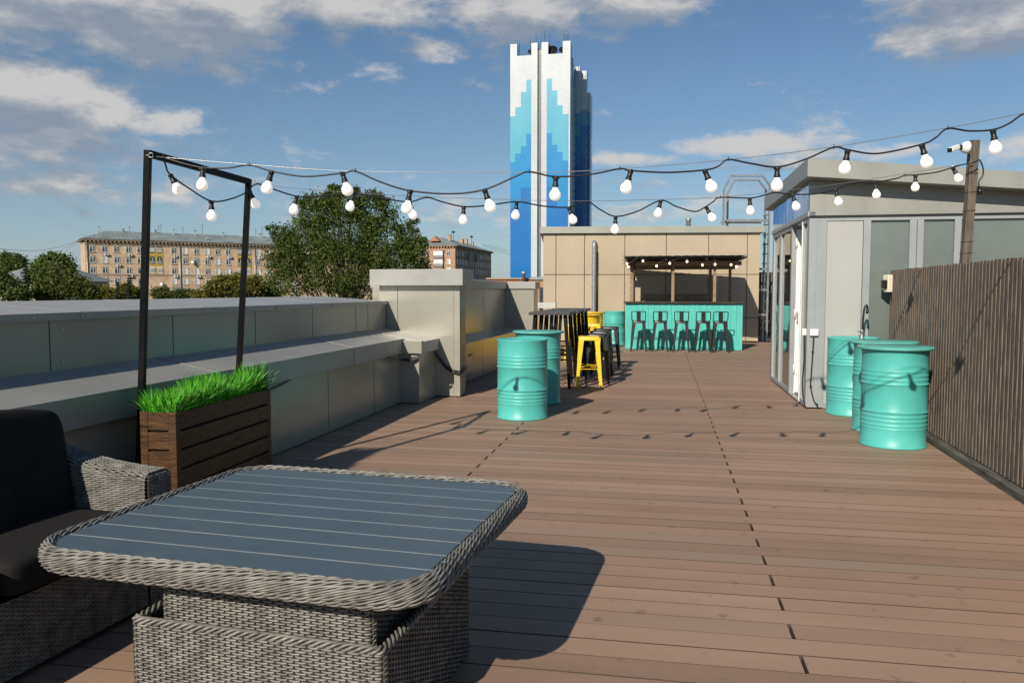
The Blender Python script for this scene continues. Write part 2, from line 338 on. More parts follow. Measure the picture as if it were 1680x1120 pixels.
# ================================================================ SETTING
def ground():
    m = mat('ground_greenery', (.07, .085, .035), .95, 0, .3, .02, c2=(.06, .06, .055))
    b = MB(); b.face([(-4000,-4000,-7),(4000,-4000,-7),(4000,4000,-7),(-4000,4000,-7)], m)
    tag(b.build('ground'), kind='structure')
    b = MB(); b.face([(-160,150,-6.996),(60,300,-6.996),(55,308,-6.996),(-165,158,-6.996)], mat('asphalt', (.05,.05,.05), .9)); tag(b.build('road'), kind='structure')
ground()
def deck_pt(u, v): return (u*math.cos(DECK)+v*math.sin(DECK), -u*math.sin(DECK)+v*math.cos(DECK))
def deck():
    m = bpy.data.materials.new('composite_deck_boards'); m.use_nodes = True; nt = m.node_tree; L = nt.links.new
    p = nt.nodes['Principled BSDF']; p.inputs['Specular IOR Level'].default_value = .35
    at = nd(nt, 'ShaderNodeAttribute', attribute_name='board'); tc = nd(nt, 'ShaderNodeTexCoord')
    mp = nd(nt, 'ShaderNodeMapping'); mp.inputs['Scale'].default_value = (.45, 7, 1); L(tc.outputs['Object'], mp.inputs[0])
    # each board gets its own stretch of noise
    off = nd(nt, 'ShaderNodeVectorMath', operation='MULTIPLY_ADD'); L(at.outputs['Color'], off.inputs[0]); off.inputs[1].default_value = (40, 0, 40); L(mp.outputs[0], off.inputs[2])
    n = nd(nt, 'ShaderNodeTexNoise'); n.inputs['Scale'].default_value = 1.6; n.inputs['Detail'].default_value = 8; n.inputs['Roughness'].default_value = .65; L(off.outputs[0], n.inputs['Vector'])
    big = nd(nt, 'ShaderNodeTexNoise'); big.inputs['Scale'].default_value = .8; big.inputs['Detail'].default_value = 5; L(tc.outputs['Object'], big.inputs['Vector'])
    sp = nd(nt, 'ShaderNodeSeparateColor'); L(at.outputs['Color'], sp.inputs[0])
    tone = mth(nt, 'ADD', mth(nt, 'MULTIPLY_ADD', sp.outputs[0], .40, .06), mth(nt, 'ADD', mth(nt, 'MULTIPLY', n.outputs[0], .42), mth(nt, 'MULTIPLY', mth(nt, 'SUBTRACT', big.outputs[0], .5), .5)))
    mp3 = nd(nt, 'ShaderNodeMapping'); mp3.inputs['Scale'].default_value = (1.2, 45, 1); L(tc.outputs['Object'], mp3.inputs[0])
    n3 = nd(nt, 'ShaderNodeTexNoise'); n3.inputs['Scale'].default_value = 2.2; n3.inputs['Detail'].default_value = 9; n3.inputs['Roughness'].default_value = .75; L(mp3.outputs[0], n3.inputs['Vector'])
    tone = mth(nt, 'ADD', tone, mth(nt, 'MULTIPLY', mth(nt, 'SUBTRACT', n3.outputs[0], .5), .38))
    cr = nd(nt, 'ShaderNodeValToRGB'); e = cr.color_ramp.elements
    e[0].position = .12; e[0].color = (.232, .152, .110, 1); e[1].position = .9; e[1].color = (.395, .268, .196, 1)
    mm = cr.color_ramp.elements.new(.5); mm.color = (.325, .214, .152, 1); L(tone, cr.inputs[0])
    # some boards weathered greyer
    gm = nd(nt, 'ShaderNodeMix', data_type='RGBA'); g = nd(nt, 'ShaderNodeMapRange'); g.inputs[1].default_value = .74; g.inputs[2].default_value = .92; g.inputs[4].default_value = .5; L(sp.outputs[1], g.inputs[0])
    L(g.outputs[0], gm.inputs[0]); L(cr.outputs[0], gm.inputs[6]); gm.inputs[7].default_value = (.245, .198, .148, 1)
    # dust specks and stains
    st = nd(nt, 'ShaderNodeTexNoise'); st.inputs['Scale'].default_value = 9; st.inputs['Detail'].default_value = 3; L(tc.outputs['Object'], st.inputs['Vector'])
    s2 = nd(nt, 'ShaderNodeMapRange'); s2.inputs[1].default_value = .64; s2.inputs[2].default_value = .74; s2.inputs[4].default_value = .5; L(st.outputs[0], s2.inputs[0])
    sm = nd(nt, 'ShaderNodeMix', data_type='RGBA'); L(s2.outputs[0], sm.inputs[0]); L(gm.outputs[2], sm.inputs[6]); sm.inputs[7].default_value = (.10, .075, .06, 1)
    L(sm.outputs[2], p.inputs['Base Color'])
    rr = nd(nt, 'ShaderNodeMapRange'); rr.inputs[3].default_value = .5; rr.inputs[4].default_value = .8; L(n.outputs[0], rr.inputs[0]); L(rr.outputs[0], p.inputs['Roughness'])
    # fine grooves along the boards
    w = nd(nt, 'ShaderNodeTexWave', wave_type='BANDS', bands_direction='Y'); w.inputs['Scale'].default_value = 40; w.inputs['Distortion'].default_value = .15; L(tc.outputs['Object'], w.inputs['Vector'])
    bp = nd(nt, 'ShaderNodeBump'); bp.inputs['Strength'].default_value = .22; bp.inputs['Distance'].default_value = .003; L(w.outputs[0], bp.inputs['Height'])
    b2 = nd(nt, 'ShaderNodeBump'); b2.inputs['Strength'].default_value = .25; b2.inputs['Distance'].default_value = .004; L(n.outputs[0], b2.inputs['Height']); L(bp.outputs[0], b2.inputs['Normal']); L(b2.outputs[0], p.inputs['Normal'])
    edge_m = mat('shaded_board_edge', (.06, .042, .034), .9)  # weathered board sides, coloured darker to stand in for shadow in the gaps
    b = MB(); vals = []
    # line of joints: passes through this surveyed point
    g1 = G(1210, 804); c, s_ = math.cos(DECK), math.sin(DECK)
    uj = g1.x*c - g1.y*s_; vj = g1.x*s_ + g1.y*c
    W = .15; gap = .0045; u0, u1 = -3.45, 7.2; rnd = random.Random(3)
    base = vj - .5*W - 60*W
    for k in range(0, 240):
        v = base + k*W
        if v < -2.5 or v > 29: continue
        joints = [uj + j*4.0 + (0 if k % 2 == 0 else 2.0) for j in range(-3, 4)]
        joints = [u0] + [x for x in joints if u0+.2 < x < u1-.2] + [u1]
        for a, d in zip(joints[:-1], joints[1:]):
            dz = rnd.uniform(-.0008, .0008); sk = rnd.uniform(-.0015, .0015); x0 = a+.0065; x1 = d-.0065; ch = .0012
            col = (rnd.random(), rnd.random(), rnd.random(), 1)
            y0 = v+gap/2+sk; y1 = v+W-gap/2+sk; n0 = len(b.v)
            b.v += [(x0,y0,-.024),(x1,y0,-.024),(x1,y1,-.024),(x0,y1,-.024),(x0,y0,dz-ch),(x1,y0,dz-ch),(x1,y1,dz-ch),(x0,y1,dz-ch),(x0+ch,y0+ch,dz),(x1-ch,y0+ch,dz),(x1-ch,y1-ch,dz),(x0+ch,y1-ch,dz)]
            for qi, q in enumerate(((8,9,10,11),(4,5,9,8),(5,6,10,9),(6,7,11,10),(7,4,8,11),(0,1,5,4),(1,2,6,5),(2,3,7,6),(3,0,4,7))):
                b.f.append(tuple(n0+i for i in q)); b.m.append(b.mi(m if qi == 0 else edge_m)); b.sm.append(False)
            vals += [col]*12
    o = b.build('terrace_deck'); ca = o.data.color_attributes.new('board', 'FLOAT_COLOR', 'POINT')
    for i, cv in enumerate(vals): ca.data[i].color = cv
    o.rotation_euler = (0, 0, -DECK); tag(o, kind='structure')
    b = MB(); b.box(-6.2, 7.6, -3, 29.5, -.30, -.03, mat('deck_subframe', (.03,.025,.02), .9)); o = b.build('roof_slab'); o.rotation_euler = (0, 0, -DECK); tag(o, kind='structure')
    b = MB(); b.box(-6.2, 7.6, -3, 29.5, -7.0, -.305, mat('rendered_wall', (.4,.38,.34), .8)); o = b.build('building_mass'); o.rotation_euler = (0, 0, -DECK); tag(o, kind='structure')
deck()

# ================================================================ LEFT PARAPETS
def rivets(b, pts, ax):   # small screw heads; ax is the outward axis
    for p in pts:
        p = Vector(p); q = p+Vector(ax)*.004
        b.tube([p, q], .008, screw, 8)
WA = R(11.3)
def parapets():
    P = (-1.41, 10.0, 0)
    t = thing('parapet_wall', 'long low grey metal clad parapet with a wide stepped ledge along the left edge', 'parapet', P, WA)
    y0, y1 = -9.5, .0
    b = MB(); b.box(-.42, 0, y0, y1, .012, .64, cladding)
    for y in (-.9, -2.15, -3.4, -4.65, -5.9, -7.15): b.box(0, .0015, y-.003, y+.003, .012, .635, dark_gap)
    rivets(b, [(.0, y, z) for y in (-.45, -1.5, -2.2, -2.9, -3.3, -4.6, -5.9) for z in (.09, .36)], (1,0,0))
    b.build('base_wall', t)
    b = MB(); b.prism([(-.44,.64),(.05,.64),(.05,.82),(-.44,.92)], y0, y1+.02, cladding_top)
    for y in (-.35, -1.6, -4.2, -6.8): b.prism([(-.44,.9205),(.0515,.8215),(.0515,.64),(.053,.64),(.053,.823),(-.44,.923)], y-.012, y+.012, cladding)
    b.build('ledge_cap', t, .004)
    b = MB(); b.box(-1.30, -.442, y0, y1+.70, .0, 1.235, cladding)
    for y in (.05, -.35, -1.55, -2.75, -4.0, -5.25, -6.5): b.box(-.442, -.4405, y-.003, y+.003, .925, 1.234, dark_gap)
    rivets(b, [(-.441, y, z) for y in (-1.45, -2.65, -3.9, -5.15, -6.4) for z in (.97, 1.18)], (1,0,0))
    b.build('upper_wall', t)
    b = MB(); b.prism([(-1.34,1.20),(-.415,1.235),(-.415,1.283),(-1.34,1.345)], y0, y1+.715, cladding_top)
    for y in (.0, -1.1, -2.4, -3.6, -5.0, -6.3): b.prism([(-1.34,1.3455),(-.4135,1.2835),(-.4135,1.235),(-.412,1.235),(-.412,1.2855),(-1.34,1.348)], y-.015, y+.015, cladding)
    rivets(b, [(-.415, y*.45, 1.257) for y in range(-17, 1)], (1,0,0))
    b.build('top_cap', t, .003)
    # bump beside the pillar
    b = MB(); b.box(.001, .25, .0, .72, .012, .64, cladding)
    b.box(-.44, .001, .002, .72, .012, .63, cladding)
    rivets(b, [(.25, .60, .12), (.25, .1, .12), (.03, 0, .1), (.05, 0, .1)], (1,0,0))
    b.build('ledge_projection', t)
    b = MB(); b.prism([(-.44,.641),(.30,.641),(.30,.785),(.05,.822),(-.44,.922)], .021, .72, cladding_top); b.box(.051, .30, -.05, .021, .641, .80, cladding)
    b.build('projection_cap', t, .003)
    # pillar
    t = thing('parapet_pillar', 'tall square grey clad pillar with a heavy overhanging cap', 'pillar', P, WA)
    b = MB(); b.box(-.54, .585, .722, 1.02, .015, 1.49, cladding)
    b.box(-.284, -.278, .7205, .7225, .92, 1.49, dark_gap); b.box(.50, .503, .7205, .7225, .02, 1.49, dark_gap); b.box(.25, .50, .7205, .7225, .80, .803, dark_gap)
    rivets(b, [(x, .722, z) for x in (.485, .525) for z in (.28, .42, .62, .76, .86, 1.1, 1.42)] + [(x, .722, .99) for x in (-.29, -.26)] + [(.33, .722, .47), (.42, .722, .42), (.3,.722,.12)], (0,-1,0))
    b.build('pillar_body', t, .003)
    b = MB(); b.box(-.63, .66, .60, 1.16, 1.49, 1.705, cladding_top); b.build('pillar_cap', t, .004)
    # second parapet
    Y2 = R(12.3); O2 = (-.955, 11.05, 0); Ln = 5.5
    t = thing('parapet_wall', 'second grey clad parapet with low ledge beyond the tall pillar, yellow glints on it', 'parapet', O2, Y2)
    b = MB(); b.box(-.40, 0, .0, Ln, .012, .50, cladding)
    for y in (1.0, 2.2, 3.4, 4.6): b.box(0, .0015, y-.003, y+.003, .012, .499, dark_gap)
    b.box(0, .003, 1.32, 1.55, .40, .44, black_plastic)
    b.build('base_wall', t)
    b = MB(); b.prism([(-.40,.50),(.03,.50),(.03,.62),(-.40,.69)], 0, Ln, cladding); b.build('ledge_cap', t, .003)
    b = MB(); b.box(-1.0, -.362, -.1, Ln+.45, 0, 1.46, cladding)
    for y in (1.2, 2.4, 3.7): b.box(-.362, -.3605, y-.003, y+.003, .69, 1.46, dark_gap)
    b.box(-.36, .235, Ln, Ln+.45, .012, 1.46, cladding)
    rivets(b, [(x, Ln, z) for x in (-.33, .2) for z in (.8, 1.05, 1.3)], (0,-1,0))
    b.build('upper_wall', t, .003)
    b = MB(); b.prism([(-1.05,1.46),(-.32,1.46),(-.32,1.605),(-1.05,1.65)], -.05, Ln-.04, cladding_top)
    b.prism([(-1.05,1.461),(.275,1.461),(.275,1.605),(-.32,1.606),(-1.05,1.651)], Ln-.04, Ln+.5, cladding_top); b.build('top_cap', t, .003)
    # loose cables on the ledge
    lf = lambda x, y, z: Matrix.Rotation(-WA, 3, 'Z') @ Vector((x, y, z)) + Vector(P)
    b = MB()
    for k in range(4):
        o = k*.007; pts = [lf(.03+o, -.55, .635), lf(.07+o, -.3, .60-o), lf(.09, -.12, .585-o*1.4), lf(.17, -.06-o, .585-o*1.5), lf(.28, -.03-o, .62-o*.3)]
        b.tube(catmull(pts, 6), .006, black_plastic, 6)
    tag(b.build('cable_bundle'), 'looped black cables tucked under the ledge beside the grey pillar', 'cable'); b = MB()
    pts = [lf(.275, .62, .60), lf(.33, .67, .50), lf(.40, .69, .41), lf(.50, .69, .35), lf(.60, .68, .34), lf(.62, .80, .36), lf(.61, .98, .38)]
    for k in range(3):
        b.tube(catmull([p+Vector((0, 0, k*.017-.017)) for p in pts], 6), .010, black_plastic, 6)
    tag(b.build('cable_bundle'), 'thick black cable bundle draped round the foot of the tall grey pillar', 'cable')
    b = MB(); pts = [lf(.02, -4.4, .62), lf(.05, -3.7, .60), lf(.055, -3.45, .598), lf(.05, -3.2, .618), lf(.03, -3.0, .64)]; b.tube(catmull(pts, 6), .011, black_plastic, 6)
    tag(b.build('cable'), 'single black cable lying under the ledge lip behind the grass planter', 'cable')
parapets()

# ================================================================ BEIGE BUILDING, LADDER, SCREEN
def beige_building():
    L0 = Vector((.87, 22.25, 0)); R0 = Vector((6.78, 21.9, 0)); yaw = math.atan2(-(R0-L0).y, (R0-L0).x); Wd = (R0-L0).length
    t = thing('plant_room', 'flat roofed beige panel clad rooftop building behind the bar', 'building', L0, yaw)
    b = MB(); b.box(0.01, Wd-.01, .03, 6.5, .02, 3.0, dark_gap)
    xs = [0] + [Wd*f for f in ((911.8-891)/350, (958.5-891)/350, (1024-891)/350, (1091-891)/350, (1159-891)/350, (1221-891)/350)] + [Wd]
    zs = [.03, .68, 1.87, 3.0]
    g = .009
    for a, c in zip(xs[:-1], xs[1:]):
        for z0, z1 in zip(zs[:-1], zs[1:]): b.box(a+g, c-g, 0, .05, z0+g, z1-g, beige)
    for k in range(5):
        for z0, z1 in zip(zs[:-1], zs[1:]): b.box(Wd-.05, Wd, .05+k*1.28+g, .05+(k+1)*1.28-g, z0+g, z1-g, beige); b.box(0, .05, .05+k*1.28+g, .05+(k+1)*1.28-g, z0+g, z1-g, beige)
    b.build('wall', t)
    b = MB(); b.box(-.09, Wd+.12, -.10, 6.6, 3.001, 3.185, beige_cap); b.build('roof_trim', t, .006)
    o = MB(); x = (974-891)/350*Wd; o.tube(catmull([(x, .02, 2.72), (x, -.05, 2.76), (x, -.10, 2.70), (x, -.11, 2.5), (x, -.11, .25), (x, -.11, .05)], 6), .06, galv, 12)
    o.tube([(x+.09, -.05, 2.5), (x+.09, -.05, .05)], .015, black_plastic, 6)
    for z in (2.1, 1.5, .9): o.box(x-.075, x+.1, -.05, -.0, z, z+.03, galv)
    o.build('downpipe', t)
    b = MB(); x = (1140-891)/350*Wd; b.lathe([(.07, 3.18), (.07, 3.46), (.085, 3.47), (.085, 3.53), (0, 3.54)], galv, 12, (x, 1.5, 0)); b.build('vent_pipe', t)
    # ladder
    t = thing('access_ladder', 'grey steel roof ladder with a tall square hoop over the beige building corner', 'ladder', (0,0,0))
    for Yd, (xl, xr), ztop in ((22.3, (1184.5, 1259), 291), (22.85, (1190.5, 1252.5), 298)):
        xl = (xl-840)/F*Yd; xr = (xr-840)/F*Yd; zt = EYE+(HORZ-ztop)/F*Yd; c = .33; b = MB()
        pts = [(xl, Yd, 3.19), (xl, Yd, zt-c*1.15), (xl+c*.6, Yd, zt), (xr-c*.6, Yd, zt), (xr, Yd, zt-c*.8), (xr-.02, Yd, 0)]
        for p, q in zip(pts[:-1], pts[1:]): b.bar(p, q, .05, .06, galv, (0,1,0))
        b.build('stringer', t)
    b = MB(); xr = (1255.5-840)/F*22.5
    for k in range(13): b.bar((xr+.02, 22.3, .3+k*.27), (xr+.0, 22.85, .3+k*.27), .03, .03, galv)
    b.build('rungs', t)
    b = MB(); b.box(5.95, xr-.05, 22.25, 22.3, 3.33, 3.40, galv)
    for k in range(22): b.bar((6.0+k*.05, 22.32, 3.36), (6.03+k*.05, 22.85, 3.40), .018, .03, graphite)
    b.box(5.95, xr-.05, 22.86, 22.9, 3.33, 3.40, galv); b.build('walkway_grating', t)
    for z in (.72, 1.42, 2.0): b = MB(); b.box(6.80, xr, 22.4, 22.44, z, z+.06, galv); b.build('wall_bracket', t)
    t = thing('timber_screen', 'dark brown timber screen closing the gap beside the ladder', 'screen', (6.7, 25.0, 0), R(5))
    b = MB()
    for k in range(26): b.box(k*.1, k*.1+.085, 0, .025, .02, 2.0+.0*k, mat('brown_screen_wood', (.085, .045, .032), .7, 0, .2, 3))
    b.box(0, 2.6, .026, .06, .3, .4, black_metal); b.box(0, 2.6, .026, .06, 1.6, 1.7, black_metal); b.build('screen_board', t)
    t = thing('ventilation_duct', 'pale grey metal duct end beyond the second parapet', 'duct', (.62, 18.3, 0), R(6))
    b = MB(); b.box(-.06, .38, 0, .5, 1.02, 1.15, mat('pale_duct', (.5,.5,.48), .5)); b.build('duct_casing', t, .005)
    b = MB(); b.box(0, .05, .2, .25, 0, 1.02, galv); b.box(.3, .35, .2, .25, 0, 1.02, galv); b.build('duct_support', t)
beige_building()

# ================================================================ PAVILION
def pavilion():
    t = thing('glass_pavilion', 'white and grey glazed rooftop pavilion with a sloping flat roof', 'pavilion', (3.54, 9.59-.04, 0), DECK)
    W = 3.55; D = 3.15
    def zu(x): return 2.735-.11*(x+.08)
    # roof slab
    b = MB(); b.prism([(-.08, zu(-.08)), (W+.4, zu(W+.4)+.10), (W+.4, zu(W+.4)+.27), (-.08, zu(-.08)+.215)], -.27, D+.55, roof_slab_m); b.build('roof', t, .006)
    # fascia above the windows
    b = MB(); b.prism([(0, 2.30), (W, 2.30), (W, zu(W)+.1), (0, zu(0)-.002)], 0.0, .08, white_panel if False else roof_slab_m)
    b.box(-.006, W, -.012, .0, 2.285, 2.31, black_plastic); b.build('fascia', t)
    b = MB(); b.box(-.004, .06, .081, D, 2.36, zu(0)-.004, blue_film); b.build('side_fascia', t)
    b = MB(); b.box(-.02, .07, .0, D+.02, 2.30, 2.36, alu); b.build('side_trim', t, .004)
    # plinth, floor and hidden sides
    b = MB(); b.box(.07, W, .1, D-.05, .01, .05, inner_wall); b.build('floor', t)
    b = MB(); b.box(.0, W, D-.05, D, .012, 2.3, inner_wall); b.box(W-.05, W, 0.05, D-.05, .012, 2.3, inner_wall); b.box(.07, W-.06, .1, D-.06, 2.28, 2.299, white_pl); b.build('back_wall', t)
    # front frames
    b = MB(); fr = [(0, .20), (.61, .69), (1.115, 1.19), (1.197, 1.266), (1.597, 1.669), (3.3, W)]
    for a, c in fr: b.box(a, c, .0, .09, .02, 2.245, alu)
    b.box(0, W, .0, .09, 2.245, 2.299, alu); b.box(.2, W, .0, .09, .012, .06, alu)
    b.box(.085, .089, -.002, .0, .03, 2.24, galv)
    b.build('window_frame', t, .004)
    b = MB(); b.box(.205, .605, .012, .05, .062, 2.243, white_panel); b.build('wall_panel', t, .002)
    for a, c in ((.69, 1.115), (1.266, 1.597), (1.669, 3.3)):
        b = MB(); b.box(a, c, .04, .055, .06, 2.245, film_glass); b.build('window_pane', t)
    # left side: glazing and open door
    b = MB()
    for a, c in ((0.09, .13), (.42, .50), (1.27, 1.36), (2.30, 2.42), (3.05, D)): b.box(0, .075, a, c, .02, 2.30, alu)
    for a, c in ((.13, .42), (1.36, 2.30), (2.42, 3.05)): b.box(.0, .075, a, c, .02, .075, alu); b.box(.0, .075, a, c, 2.24, 2.30, alu)
    b.box(.0, .09, .50, 1.27, .012, .03, galv)
    b.box(-.012, .0, .42, .45, .03, 2.28, white_pl)
    b.build('door_frame', t, .004)
    for a, c in ((.13, .42), (1.36, 2.30), (2.42, 3.05)):
        b = MB(); b.box(.03, .042, a, c, .075, 2.24, clear_glass); b.build('side_pane', t)
    # door leaf opened outwards
    dl = MB(); dl.box(0, .06, 0, .05, .03, 2.24, white_pl); dl.box(.62, .68, 0, .05, .03, 2.24, white_pl); dl.box(.06, .62, 0, .05, .03, .10, white_pl); dl.box(.06, .62, 0, .05, 2.17, 2.24, white_pl)
    dl.box(.06, .62, .02, .03, .10, 2.17, clear_glass)
    d = dl.build('door', t, .003); d.location = (.06, 1.26, 0); d.rotation_euler = (0, 0, R(-16))
    h = MB(); h.box(.02, .04, -.05, -.03, 1.0, 1.14, galv); h.box(.02, .04, -.03, 0, 1.06, 1.08, galv); hh = h.build('handle', d)
    for z in (.3, 1.05, 2.0):
        h = MB(); h.tube([(0, -.012, z), (0, -.012, z+.12)], .012, white_pl, 8); h.build('hinge', d)
    # interior: pendant and cabinet for depth behind the glass
    b = MB(); b.box(1.2, 2.6, 2.2, 2.8, .05, .95, bar_dark); b.build('counter', t)
    # sockets and cables on the corner post
    for i, x, lab in ((0, .045, 'white socket box on the grey corner post, right one of the two'), (1, -.03, 'white socket box round the corner on the glazed side')):
        s = thing('socket_box', lab, 'socket', t.matrix_world.to_translation(), 0, 'white socket boxes on the pavilion corner')
        s.location = (3.54, 9.55, 0); s.rotation_euler = (0, 0, -DECK)
        b = MB()
        if i == 0: b.box(.03, .125, -.045, 0, .885, .965, white_pl)
        else: b.box(-.05, 0, .03, .11, .885, .965, white_pl)
        b.build('housing', s, .006)
        b = MB()
        if i == 0: pts = [(.075, -.02, .885), (.07, -.012, .7), (.06, -.012, .45), (.055, -.012, .28), (.09, -.012, .12), (.14, -.015, .03), (.16, -.02, .012)]
        else: pts = [(-.02, .07, .885), (-.012, .07, .6), (-.03, .06, .3), (-.015, .05, .12), (.0, -.02, .02)]
        b.tube(catmull(pts, 6), .008, black_plastic, 6)
        if i == 0:
            for z, x in ((.68, .069), (.26, .056), (.05, .13)): b.box(x-.012, x+.012, -.02, -.004, z, z+.02, black_plastic)
        b.build('cable', s)
pavilion()

# ================================================================ SLATTED FENCE ON THE RIGHT
FY = math.atan(.226)
def fence():
    def X(Y): return 2.355+.226*Y
    Y0 = 9.32; t = thing('slat_fence', 'weathered vertical slat wooden fence along the right side', 'fence', (X(Y0)-.05, Y0, 0), FY)
    L = -8.0; b = MB(); rnd = random.Random(5); n = int(-L/.078)
    for k in range(n):
        y = -k*.078-.04; h = 1.655+rnd.uniform(-.004, .005); w = .044+rnd.uniform(-.002, .002); lean = rnd.uniform(-.004, .004)
        b.hexa([(0,y-w/2,.06),(.035,y-w/2,.06),(.035,y+w/2,.06),(0,y+w/2,.06)], [(0,y-w/2+lean,h),(.035,y-w/2+lean,h),(.035,y+w/2+lean,h),(0,y+w/2+lean,h)], old_wood)
    b.build('slats', t)
    b = MB()
    for z in (.3, .95, 1.5): b.box(.036, .075, L, 0, z, z+.07, old_wood)
    b.build('rail', t)
    for k in range(5):
        b = MB(); b.box(.076, .146, -.1-k*1.9, -.03-k*1.9, 0, 1.6, post_wood); b.build('post', t)
    b = MB(); b.box(-.075, -.002, L, .02, .0, .058, mat('grey_kerb_board', (.12, .115, .10), .85, 0, .3, 5, .5, 20, .2, stretch=(4, .6, 4))); b.build('kerb_board', t, .004)
    # dark membrane behind the slats
    b = MB(); b.box(.155, .165, L, 0, .0, 1.45, mat('dark_windbreak', (.03, .028, .026), .9)); b.build('windbreak_sheet', t)
    # box on the fence end
    p = A(1461, 465, 9.2); s = thing('junction_box', 'cream electrical box with a black socket on the far fence end', 'electrical box', (p.x, p.y, p.z-.09), R(-8))
    b = MB(); b.box(-.03, .10, 0, .10, -.01, .19, cream_pl); b.build('housing', s, .008)
    b = MB(); b.box(-.068, -.031, .01, .08, .03, .13, black_plastic); b.build('socket', s, .006)
    b = MB(); b.tube(catmull([(.04, .05, -.01), (.05, .05, -.1), (.09, .03, -.2), (.10, .02, -.5)], 5), .008, black_plastic, 6); b.build('cable', s)
fence()
def posts():
    top = A(1605, 229, 7.02); bot = A(1590, 430, 7.02); sl = (top.x-bot.x)/(top.z-bot.z)
    def X(z): return bot.x + sl*(z-bot.z)-.012
    t = thing('wooden_post', 'grey wooden post behind the fence holding the camera and the far string of bulbs', 'post', (X(0), 7.06, 0))
    b = MB(); b.bar((0,0,-.02), (X(top.z)-X(0), 0, top.z), .075, .06, post_wood, (0,1,0)); b.build('post_shaft', t, .003)
    for z in (2.44, 2.28, 2.12, 1.85, 1.75):
        b = MB(); dx = X(z)-X(0); b.tube([(dx-.042,-.035,z),(dx+.042,-.035,z+.004),(dx+.042,.035,z),(dx-.042,.035,z)], .0022, mat('rusty_wire', (.12,.06,.035), .8), 5, closed=True); b.build('wire_tie', t)
    t2 = thing('wooden_post', 'grey wooden post at the near end of the fence holding the near string', 'post', (3.56, 4.62, 0))
    b = MB(); b.bar((0,0,-.02), (.03,0,2.8), .075, .06, post_wood, (0,1,0)); b.build('post_shaft', t2, .003)
    # security camera
    c = thing('security_camera', 'small white bullet camera on a black arm at the top of the wooden post', 'camera', tuple(A(1588, 242, 6.98)))
    c.scale = (.78, .78, .78)
    b = MB(); Mx = Matrix.Rotation(R(90), 3, 'Y'); b.lathe([(.0, -.075), (.035, -.072), (.055, -.055), (.068, -.02), (.07, .0), (.0, .001)], white_pl, 24, (0, 0, 0), Mx); b.build('mount', c)
    b = MB(); b.tube([(-.07,0,.0),(-.12,-.02,.005),(-.17,-.04,-.01)], .016, black_plastic, 10); b.lathe([(.0,-.09),(.028,-.088),(.032,-.06),(.03,-.05)], black_plastic, 16, (0,0,0), Mx); b.build('arm', c)
    b = MB(); b.bar((-.13,-.03,.0), (-.25,-.10,-.045), .062, .055, white_pl); b.build('camera_body', c, .012)
    b = MB(); b.bar((-.252,-.1,-.046), (-.262,-.107,-.05), .052, .046, black_plastic); b.build('lens_hood', c, .008)
    b = MB(); p0 = A(1607, 262, 6.98)
    b.tube(catmull([p0, p0+Vector((.03,0,-.06)), p0+Vector((.035,0,-.13)), p0+Vector((.0,0,-.19)), p0+Vector((.01,0,-.25))], 6), .006, black_plastic, 6); b.lathe([(0,-.03),(.02,-.025),(.026,0),(.02,.02),(0,.025)], black_plastic, 12, tuple(p0+Vector((.012,0,-.27))))
    tag(b.build('cord_end'), 'loose black cord end with a plug hanging on the wooden post', 'cord')
posts()

# ================================================================ DRUMS
def drum(label, x, y, m, lid=False, tap=False, group='steel drums'):
    t = thing('steel_drum', label, 'drum', (x, y, 0), random.uniform(0, 6), group)
    H = .885; r = .280
    prof = [(.0, .012), (r-.006, .012), (r+.006, .0), (r+.010, .008), (r+.006, .02), (r-.002, .028)]
    def bump(zc, h, w, prof):
        for k in range(7):
            a = -1+2*k/6; prof.append((r+h*math.cos(a*math.pi/2)**2, zc+a*w))
    fr = [(.79,.003,.011), (.745,.0045,.012), (.70,.0045,.012), (.655,.010,.013), (.37,.010,.013), (.325,.005,.012), (.28,.005,.012), (.235,.005,.012), (.20,.003,.01)]
    for f_, h, w in sorted(fr): bump(f_*H, h, w, prof)
    prof += [(r-.001, H-.03), (r+.004, H-.02), (r+.009, H-.008), (r+.005, H), (r-.004, H-.002), (r-.008, H-.014), (0, H-.014)]
    b = MB(); b.lathe(prof, m, 64); b.build('drum_body', t)
    if not lid:
        b = MB(); b.lathe([(0.0, H-.013), (.028, H-.013), (.028, H-.002), (0, H-.001)], m, 16, (.17, .05, 0)); b.build('bung', t)
    if lid:
        b = MB(); b.lathe([(0, H+.001), (.312, H+.001), (.325, H+.006), (.327, H+.022), (.318, H+.029), (0, H+.030)], turq_lid if m is turq else m, 64); b.build('lid', t)
    if tap: pass
    return t
pA = G(857, 684); pB = G(881, 658.5)
drum('lidless turquoise steel drum at the front of the left pair, bulb shadow on it', .117, 8.92, turq)
drum('turquoise drum with an overhanging round lid, rear one of the left pair', .335, 10.12, turq, True)
drum('turquoise drum with a lid nearest the slat fence, largest in view on the right', 3.53, 7.32, turq, True)
drum('middle one of the three turquoise drums in front of the pavilion, mostly hidden', 3.78, 8.08, turq, True)
dS = drum('turquoise drum used as a washstand with a black hose tap, against the pavilion', 3.945, 9.18, turq)
drum('turquoise drum standing left of the bar counter', 2.70, 21.0, turq)
drum('yellow drum with a lid behind the black high tables', 1.62, 17.3, yellow, True)
drum('rear yellow drum half hidden behind the other yellow drum', 1.90, 19.1, yellow, True)
